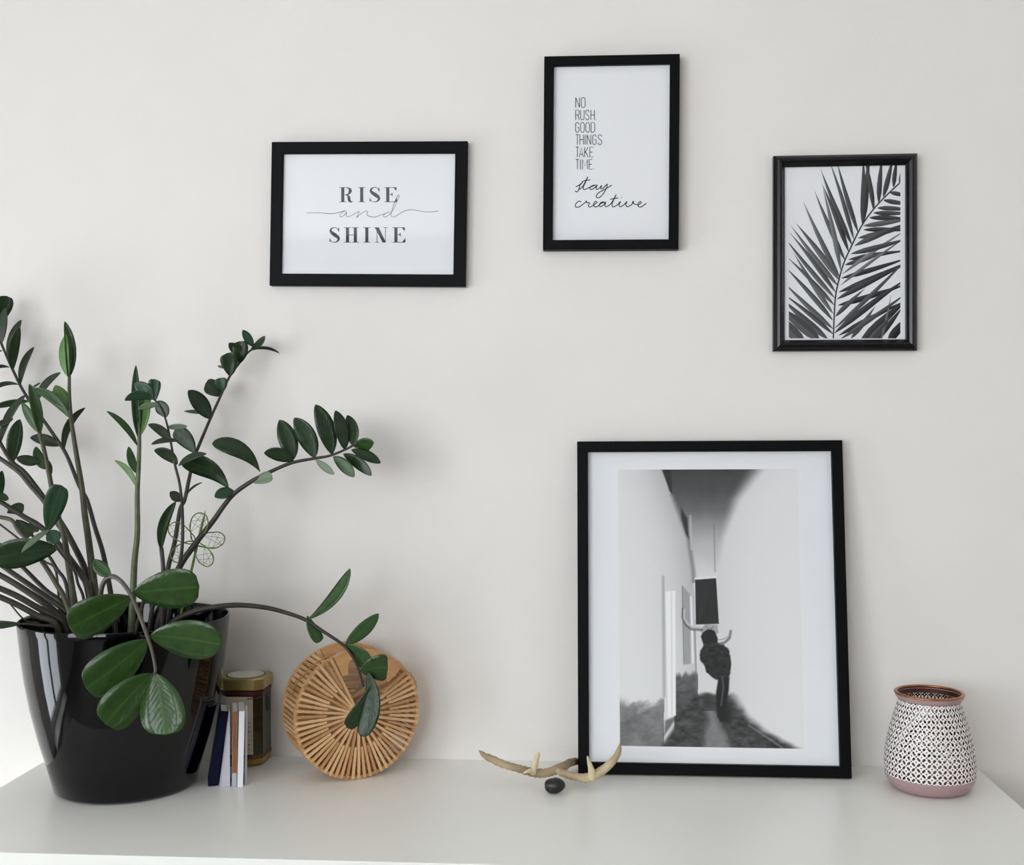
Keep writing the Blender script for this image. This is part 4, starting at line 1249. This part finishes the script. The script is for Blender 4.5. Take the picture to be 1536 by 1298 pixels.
# chain: links along a path over the left shoulder and a short end on the right
def chain(path, name, rr=0.0026):
    s = spline(path, 14)
    L = 0; last = None; b = B(); k = 0
    acc = []
    for p in s:
        if last is None or np.linalg.norm(p - last) > rr * 1.55:
            acc.append(p); last = p
    for i, p in enumerate(acc):
        t = acc[min(i + 1, len(acc) - 1)] - acc[max(i - 1, 0)]; t /= np.linalg.norm(t) + 1e-9
        u = np.cross(t, (0.3, 0.9, 0.2)); u /= np.linalg.norm(u)
        if i % 2: u = np.cross(t, u)
        pts = [p + t * rr * 1.25 * math.cos(q) + u * rr * 0.75 * math.sin(q) for q in np.linspace(0, 2 * math.pi, 11)]
        b.tube(pts, 0.00055, 4, caps=False)
    return b.lobj(name, 'gold_chain', bag, smooth=True)
def rim_pt(deg, y, out=0.0035):
    q = math.radians(deg); return np.array(((RB + out) * math.cos(q), y, RB + (RB + out) * math.sin(q)))
chain([rim_pt(116, 0.006), rim_pt(124, 0.010), rim_pt(133, 0.014), rim_pt(142, 0.020), rim_pt(149, 0.030), rim_pt(156, 0.031), rim_pt(162, 0.024)], 'chain')
chain([rim_pt(30, 0.010), rim_pt(25, 0.004), rim_pt(20, 0.004), rim_pt(16, 0.010)], 'chain')

# ================================================================== honey jar behind the books
jf = pz(372, 1152)
def chamf(hw, c): return [(-hw + c, -hw), (hw - c, -hw), (hw, -hw + c), (hw, hw - c), (hw - c, hw), (-hw + c, hw), (-hw, hw - c), (-hw, -hw + c)]
JX = py(361, 1100, -0.06)[0]; JH = 0.0405
JY = max(jf[1] + JH, -0.062)
jar = empty('honey_jar', (JX, JY, 0.0), 'octagonal honey jar with gold lid, cream label and dark red ribbon', 'jar')
def prism(hw_list, c_list, z_list):
    b = B()
    for hw, c, z in zip(hw_list, c_list, z_list):
        b.v += [(JX + x, JY + y, z) for x, y in chamf(hw, c)]
    m = len(z_list)
    for i in range(m - 1):
        for k in range(8):
            b.f.append((i * 8 + k, i * 8 + (k + 1) % 8, (i + 1) * 8 + (k + 1) % 8, (i + 1) * 8 + k))
    b.f += [tuple(reversed(range(8))), tuple((m - 1) * 8 + k for k in range(8))]
    return b
ZL = py(372, 1037, JY - JH)[2]                 # lower edge of the lid
ZT = ZL + 0.020
prism([0.033, 0.0365, 0.038], [0.013] * 3, [0.0003, 0.004, 0.013]).obj('jar_base', 'gold_base', jar)
prism([0.0372, 0.0372], [0.013] * 2, [0.0132, 0.019]).obj('pattern_band', 'band_dark', jar)
prism([0.037, 0.037, 0.034], [0.013] * 3, [0.0192, ZL - 0.010, ZL]).obj('jar_glass', 'honey_dark', jar)
B().box((JX - 0.0238, JY - 0.0377, 0.021), (JX + 0.0238, JY - 0.0368, ZL - 0.011)).obj('label_sheet', 'label_cream', jar)
lb = B()
for zz, ww in ((0.075, .006), (0.068, .004), (0.060, .005), (0.045, .003), (0.038, .006), (0.030, .004)):
    lb.box((JX + 0.020 - ww, JY - 0.0381, zz), (JX + 0.020, JY - 0.0376, zz + 0.0012))
lb.obj('label_print', 'ink_thin', jar)
prism([0.0390, 0.0395, 0.0395, 0.0375], [0.013] * 4, [ZL, ZL + 0.002, ZT - 0.002, ZT]).obj('lid', 'gold_lid', jar)
def disc(r, z0, z1, name, m, par):
    n = 40; b = B()
    for z in (z0, z1):
        b.v += [(JX + r * math.cos(2 * math.pi * k / n), JY + r * math.sin(2 * math.pi * k / n), z) for k in range(n)]
    b.f = [tuple(reversed(range(n))), tuple(range(n, 2 * n))] + [(k, (k + 1) % n, n + (k + 1) % n, n + k) for k in range(n)]
    return b.obj(name, m, par)
disc(0.0335, ZT, ZT + 0.0004, 'lid_ring', 'ring_dark', jar)
disc(0.0312, ZT + 0.0004, ZT + 0.0008, 'lid_label', 'label_white', jar)
# ribbon round the neck, bow ends and hanging tag
rb_ = B()
for z0_, z1_ in ((ZL - 0.0075, ZL - 0.002),):
    rb_.v += [(JX + x, JY + y, z) for z in (z0_, z1_) for x, y in chamf(0.0378, 0.0135)]
    rb_.f += [(k, (k + 1) % 8, 8 + (k + 1) % 8, 8 + k) for k in range(8)]
rb_.obj('ribbon', 'ribbon', jar)
kn = np.array((JX + 0.0385, JY - 0.020, ZL - 0.010))
s = spline([kn + np.array((-0.024, -0.020, -0.004)), kn + np.array((-0.012, -0.0175, -0.003)), kn + np.array((-0.002, -0.006, -0.002)), kn + np.array((0.002, -0.002, 0.0)), kn + np.array((0.008, -0.004, 0.005)), kn + np.array((0.011, -0.006, 0.006))], 4)
B().tube(s, 0.0009, 6).obj('ribbon_end', 'ribbon', jar)
tv = [(0.0, 0.0), (0.0030, -0.002), (0.0046, -0.010), (0.0048, -0.026), (0.0030, -0.030), (0.0002, -0.028), (-0.0006, -0.012)]
tb = B()
for dyy in (0, 0.0012): tb.v += [(kn[0] + 0.003 + x, kn[1] - 0.003 + dyy + 2.0 * x, kn[2] + z) for x, z in tv]
nn_ = len(tv); tb.f = [tuple(range(nn_)), tuple(reversed(range(nn_, 2 * nn_)))] + [(k, nn_ + k, nn_ + (k + 1) % nn_, (k + 1) % nn_) for k in range(nn_)]
tb.obj('hanging_tag', 'tag_dark', jar)

# ================================================================== small books between pot and jar
def book(label, px_bot, v_bot, px_top, thick, height, depth, cover, spine, lean_deg, group=None, hard=True, yaw=0.0):
    p = pz(px_bot, v_bot)
    o = empty('small_book', (p[0], p[1], 0.0004), label, 'book', group, rot=(0, math.radians(lean_deg), math.radians(yaw)))
    if lean_deg < 0: o.location.z += 0
    c = 0.0014 if hard else 0.0005
    B().box((c, 0.002 if hard else 0.0, 0.002 if hard else 0), (thick - c, depth - (0.002 if hard else 0), height - (0.002 if hard else 0))).lobj('page_block', 'pages', o)
    B().box((0, 0, 0), (c, depth, height)).lobj('cover', cover, o)
    B().box((thick - c, 0, 0), (thick, depth, height)).lobj('cover', cover, o)
    if hard:
        B().box((c, -0.0012, 0), (thick - c, 0.0012, height)).lobj('spine', spine, o)
    else:
        B().box((c, -0.0004, 0), (thick - c, 0.0003, height)).lobj('spine', spine, o)
    return o
book('navy blue small book leaning against the black pot', 312, 1180, 333, 0.0148, 0.122, 0.055, 'book_navy', 'book_navy', 9.5, yaw=20)
p = pz(329.0, 1182)
card = empty('folded_card', (p[0], p[1], 0.0004), 'lavender white folded card standing between the navy book and the brown-spined book', 'card', rot=(0, 0, math.radians(20)))
cw, ch, cd, tw = 0.0168, 0.121, 0.055, 0.0012
def wedge(xa, xb, ya, yb, m, name):
    """upright slab whose left face leans: xa/xb give (bottom, top) of the left and right edges"""
    v = [(xa[0], ya, 0), (xb[0], ya, 0), (xb[0], yb, 0), (xa[0], yb, 0), (xa[1], ya, ch), (xb[1], ya, ch), (xb[1], yb, ch), (xa[1], yb, ch)]
    lobj(name, v, [(0, 3, 2, 1), (4, 5, 6, 7), (0, 1, 5, 4), (1, 2, 6, 5), (2, 3, 7, 6), (3, 0, 4, 7)], m, card)
wedge((0, cw - tw), (0.0006, cw - tw + 0.0006), 0, cd, 'book_lavender', 'card_panel')
wedge((cw - 0.0006, cw - 0.0006), (cw, cw), 0, cd, 'book_lavender', 'card_panel')
wedge((0.0006, cw - tw + 0.0006), (cw - 0.0006, cw - 0.0006), 0.0015, 0.0025, 'book_lavender', 'card_insert')
bk = book('thin brown-spined book between folded card and white booklet', 347.5, 1181, 348, 0.0080, 0.121, 0.062, 'book_grey', 'book_brown', 1.0, hard=False, yaw=19)
B().box((0.0006, -0.0007, 0.0), (0.0076, 0.0001, 0.022)).lobj('spine_foot', 'book_grey', bk)
book('bright white booklet standing next to the brown-spined book', 356, 1181.5, 358, 0.0090, 0.122, 0.064, 'book_white', 'book_white', 1.5, hard=False, yaw=19)
book('slim grey booklet nearest the honey jar', 366.5, 1178, 368, 0.0040, 0.116, 0.060, 'book_grey', 'book_grey', 1.0, hard=False, yaw=18)

# ================================================================== antler
def A(zx, zy, Y): return py(700 + zx / 5.908, 1080 + zy / 5.908, Y)
ant = empty('antler', A(700, 520, -0.14) * np.array((1, 1, 0)), 'pale brown shed antler lying on the chest by the leaning frame', 'antler')
def tine(name, pts, material, parent, n=12):
    s = spline([(*A(x, y, Y), r * pxm(Y) / 5.908) for x, y, Y, r in pts], 6)
    b = B().tube([q[:3] for q in s], [max(q[3], 0.0004) for q in s], n)
    v = np.array(b.v)
    jit = 0.00045 * np.sin(v[:, 0:1] * 900 + v[:, 2:3] * 700) * np.array([[0.3, 1, 1]])
    return obj(name, v + jit, b.f, material, parent, smooth=True)
beam = tine('beam', [(108, 270, -0.150, 6), (150, 312, -0.150, 24), (230, 352, -0.149, 34), (330, 396, -0.147, 34), (450, 430, -0.146, 34), (560, 462, -0.145, 38), (640, 474, -0.142, 40), (720, 468, -0.138, 38), (800, 440, -0.132, 42), (860, 415, -0.118, 40), (905, 385, -0.085, 34), (960, 372, -0.055, 32), (1040, 372, -0.030, 26), (1110, 390, -0.022, 18)], 'antler_beam', ant)
tine('front_branch', [(770, 445, -0.134, 20), (830, 462, -0.140, 32), (900, 490, -0.146, 34), (980, 508, -0.150, 34), (1060, 518, -0.152, 44), (1130, 492, -0.153, 42), (1200, 450, -0.153, 40), (1270, 394, -0.152, 36), (1325, 326, -0.151, 30), (1352, 264, -0.150, 22), (1356, 216, -0.149, 6)], 'antler', ant)
tine('tine', [(590, 470, -0.147, 30), (602, 420, -0.152, 28), (614, 370, -0.156, 25), (626, 322, -0.158, 22), (640, 292, -0.159, 11)], 'antler_tip', ant)
tine('tine', [(590, 462, -0.150, 22), (560, 452, -0.156, 18), (530, 462, -0.160, 13), (498, 474, -0.163, 3)], 'antler_tip', ant)
tine('tine', [(1108, 520, -0.155, 36), (1108, 460, -0.160, 32), (1096, 410, -0.162, 24), (1080, 362, -0.163, 15), (1070, 324, -0.163, 5)], 'antler_tip', ant)

# ================================================================== black pebble
sp = pz(831, 1194)
sr = 15.6 * pxm(sp[1])
vs = []; fs = []
nu, nv = 28, 16
cz = 0.0115
for j in range(nv + 1):
    th = math.pi * j / nv
    for i in range(nu):
        ph = 2 * math.pi * i / nu
        x, y, z = math.sin(th) * math.cos(ph), math.sin(th) * math.sin(ph), math.cos(th)
        k = 1 + 0.07 * math.sin(2.3 * x + 1.7 * z + 1) * math.cos(1.9 * y) + 0.05 * math.sin(3.5 * z + 2 * x)
        X_, Y_, Z_ = sr * 1.04 * x * k * (1 + 0.10 * z), sr * 0.82 * y * k, cz * z * k * (1.10 if x > 0 else 1.0)
        vs.append([X_, Y_, Z_ + 0.12 * X_])
vs = np.array(vs); vs[:, 2] -= vs[:, 2].min()
vs[:, 2] = np.maximum(vs[:, 2], 0.0008) - 0.0007
vs += np.array((sp[0], sp[1] + sr * 0.75, 0))
for j in range(nv):
    for i in range(nu):
        i2 = (i + 1) % nu
        fs.append((j * nu + i, (j + 1) * nu + i, (j + 1) * nu + i2, j * nu + i2))
tag(obj('pebble', vs, fs, 'stone', smooth=True), 'small smooth black pebble lying in front of the antler', 'stone')

# ================================================================== perforated lantern
lf = pz(1398, 1199)
LC = (py(1394.5, 1150, lf[1] + 0.056)[0], lf[1] + 0.056)
LH = py(1394, 1038, LC[1])[2]                   # height of the rim
lantern = empty('lantern', (LC[0], LC[1], 0.0), 'dusty pink metal lantern with white pierced sides and copper rim', 'lantern')
BODY = [(0.0, 0.050), (0.002, 0.0565), (0.008, 0.0622), (0.018, 0.0675), (0.026, 0.0695), (0.040, 0.0700), (0.055, 0.0688), (0.075, 0.0655), (0.095, 0.0610), (0.112, 0.0560), (0.124, 0.0522), (LH - 0.016, 0.0485), (LH - 0.010, 0.0472)]
bz_, br_ = [p[0] for p in BODY], [p[1] for p in BODY]
def brad(z):
    return float(np.interp(z, bz_, br_))
ZB0, ZB1 = 0.024, LH - 0.012
cen = (LC[0], LC[1], 0.0003)
fine = [z for z in np.linspace(0.0, ZB0, 12)]
pr_ = [(0.0, 0.0)] + [(brad(z), z) for z in fine] + [(brad(ZB0) - 0.0012, ZB0), (brad(0.004) - 0.0012, 0.004), (0.0, 0.004)]
o = B().lathe(pr_, 72, cen).obj('base_band', 'lantern_mauve', lantern); smooth_edges(o, 0.8)
pr_ = [(brad(ZB1), ZB1), (0.0490, LH - 0.0105), (0.0512, LH - 0.008), (0.0526, LH - 0.002), (0.0518, LH - 0.0015), (0.0500, LH - 0.007), (brad(ZB1) - 0.0006, ZB1)]
o = B().lathe(pr_, 72, cen, close=True).obj('neck_collar', 'lantern_mauve', lantern); smooth_edges(o, 0.8)
rp = [(0.0508 + 0.0030 * math.cos(a), LH - 0.0018 + 0.0020 * math.sin(a)) for a in np.linspace(0, 2 * math.pi, 13)[:-1]]
B().lathe(rp, 72, cen, close=True).obj('rim', 'lantern_copper', lantern, smooth=True)
o = B().lathe([(0.0508, LH - 0.0030), (0.0492, LH - 0.0075), (brad(ZB1) - 0.0012, ZB1 - 0.0002)], 72, cen).obj('neck_lining', 'lantern_inner', lantern, smooth=True)
rp = [(0.0494 + 0.0010 * math.cos(a), LH - 0.0052 + 0.0007 * math.sin(a)) for a in np.linspace(0, 2 * math.pi, 9)[:-1]]
B().lathe(rp, 72, cen, close=True).obj('inner_lip', 'lantern_mauve', lantern, smooth=True)
# pierced wall: marching squares over one motif, repeated round the body
NPER = 14; NQ = 44
HOLES = []
for i_ in range(-1, 5):
    for j_ in range(-1, 5):
        x, y = -0.375 + 0.25 * i_, -0.375 + 0.25 * j_
        if abs(x) > 0.63 or abs(y) > 0.63: continue
        xm, ym = (x + 0.5) % 1.0 - 0.5, (y + 0.5) % 1.0 - 0.5
        inner = abs(xm) < 0.2 and abs(ym) < 0.2
        corner = abs(xm) > 0.3 and abs(ym) > 0.3
        a = math.atan2(ym, xm)
        if inner: HOLES.append((x, y, 0.106, 0.060, a))
        elif corner: HOLES.append((x, y, 0.106, 0.062, a))
        else: HOLES.append((x, y, 0.108, 0.062, math.copysign(math.pi / 4, xm * ym) + math.pi / 2))
for i_ in range(5):
    for j_ in range(5):
        HOLES.append((-0.5 + 0.25 * i_, -0.5 + 0.25 * j_, 0.040, 0.040, 0))
def hole_sdf(p, q):
    d = 1e9
    for cx, cy, a, bb, r in HOLES:
        x, y = p - cx, q - cy
        xr, yr = x * math.cos(r) + y * math.sin(r), -x * math.sin(r) + y * math.cos(r)
        d = min(d, math.hypot(xr / a, yr / bb) - 1)
    return d
grid = [[hole_sdf(-0.5 + i / NQ, -0.5 + j / NQ) for i in range(NQ + 1)] for j in range(NQ + 1)]
motif = []
for j in range(NQ):
    for i in range(NQ):
        cs = [(i, j), (i + 1, j), (i + 1, j + 1), (i, j + 1)]
        pts = []
        for k in range(4):
            (i0, j0), (i1, j1) = cs[k], cs[(k + 1) % 4]
            d0, d1 = grid[j0][i0], grid[j1][i1]
            if d0 >= 0: pts.append((i0 / NQ, j0 / NQ))
            if (d0 >= 0) != (d1 >= 0):
                t = d0 / (d0 - d1); pts.append(((i0 + (i1 - i0) * t) / NQ, (j0 + (j1 - j0) * t) / NQ))
        if len(pts) >= 3: motif.append(pts)
NROW = 3.6
vkey = {}
def shell(off, name, material, parent):
    V = []; F = []; key = {}
    rows = int(math.ceil(NROW))
    for rj in range(rows):
        for k in range(NPER):
            for pts in motif:
                if rj + max(p[1] for p in pts) > NROW + 1e-6: continue
                face = []
                for p, q in pts:
                    a = 2 * math.pi * (k + p + 0.5 * 0) / NPER; z = ZB0 + (ZB1 - ZB0) * (rj + q) / NROW
                    kk = (round((k + p) * 1e4) % (NPER * 10000), round((rj + q) * 1e4))
                    if kk not in key:
                        r = brad(z) - off
                        key[kk] = len(V); V.append((LC[0] + r * math.cos(a), LC[1] + r * math.sin(a), z + 0.0003))
                    face.append(key[kk])
                if len(set(face)) == len(face): F.append(tuple(face) if off == 0 else tuple(reversed(face)))
    return obj(name, V, F, material, parent, smooth=True)
shell(0.0, 'pierced_wall', 'lantern_white', lantern)
shell(0.0012, 'inner_lining', 'lantern_inner', lantern)
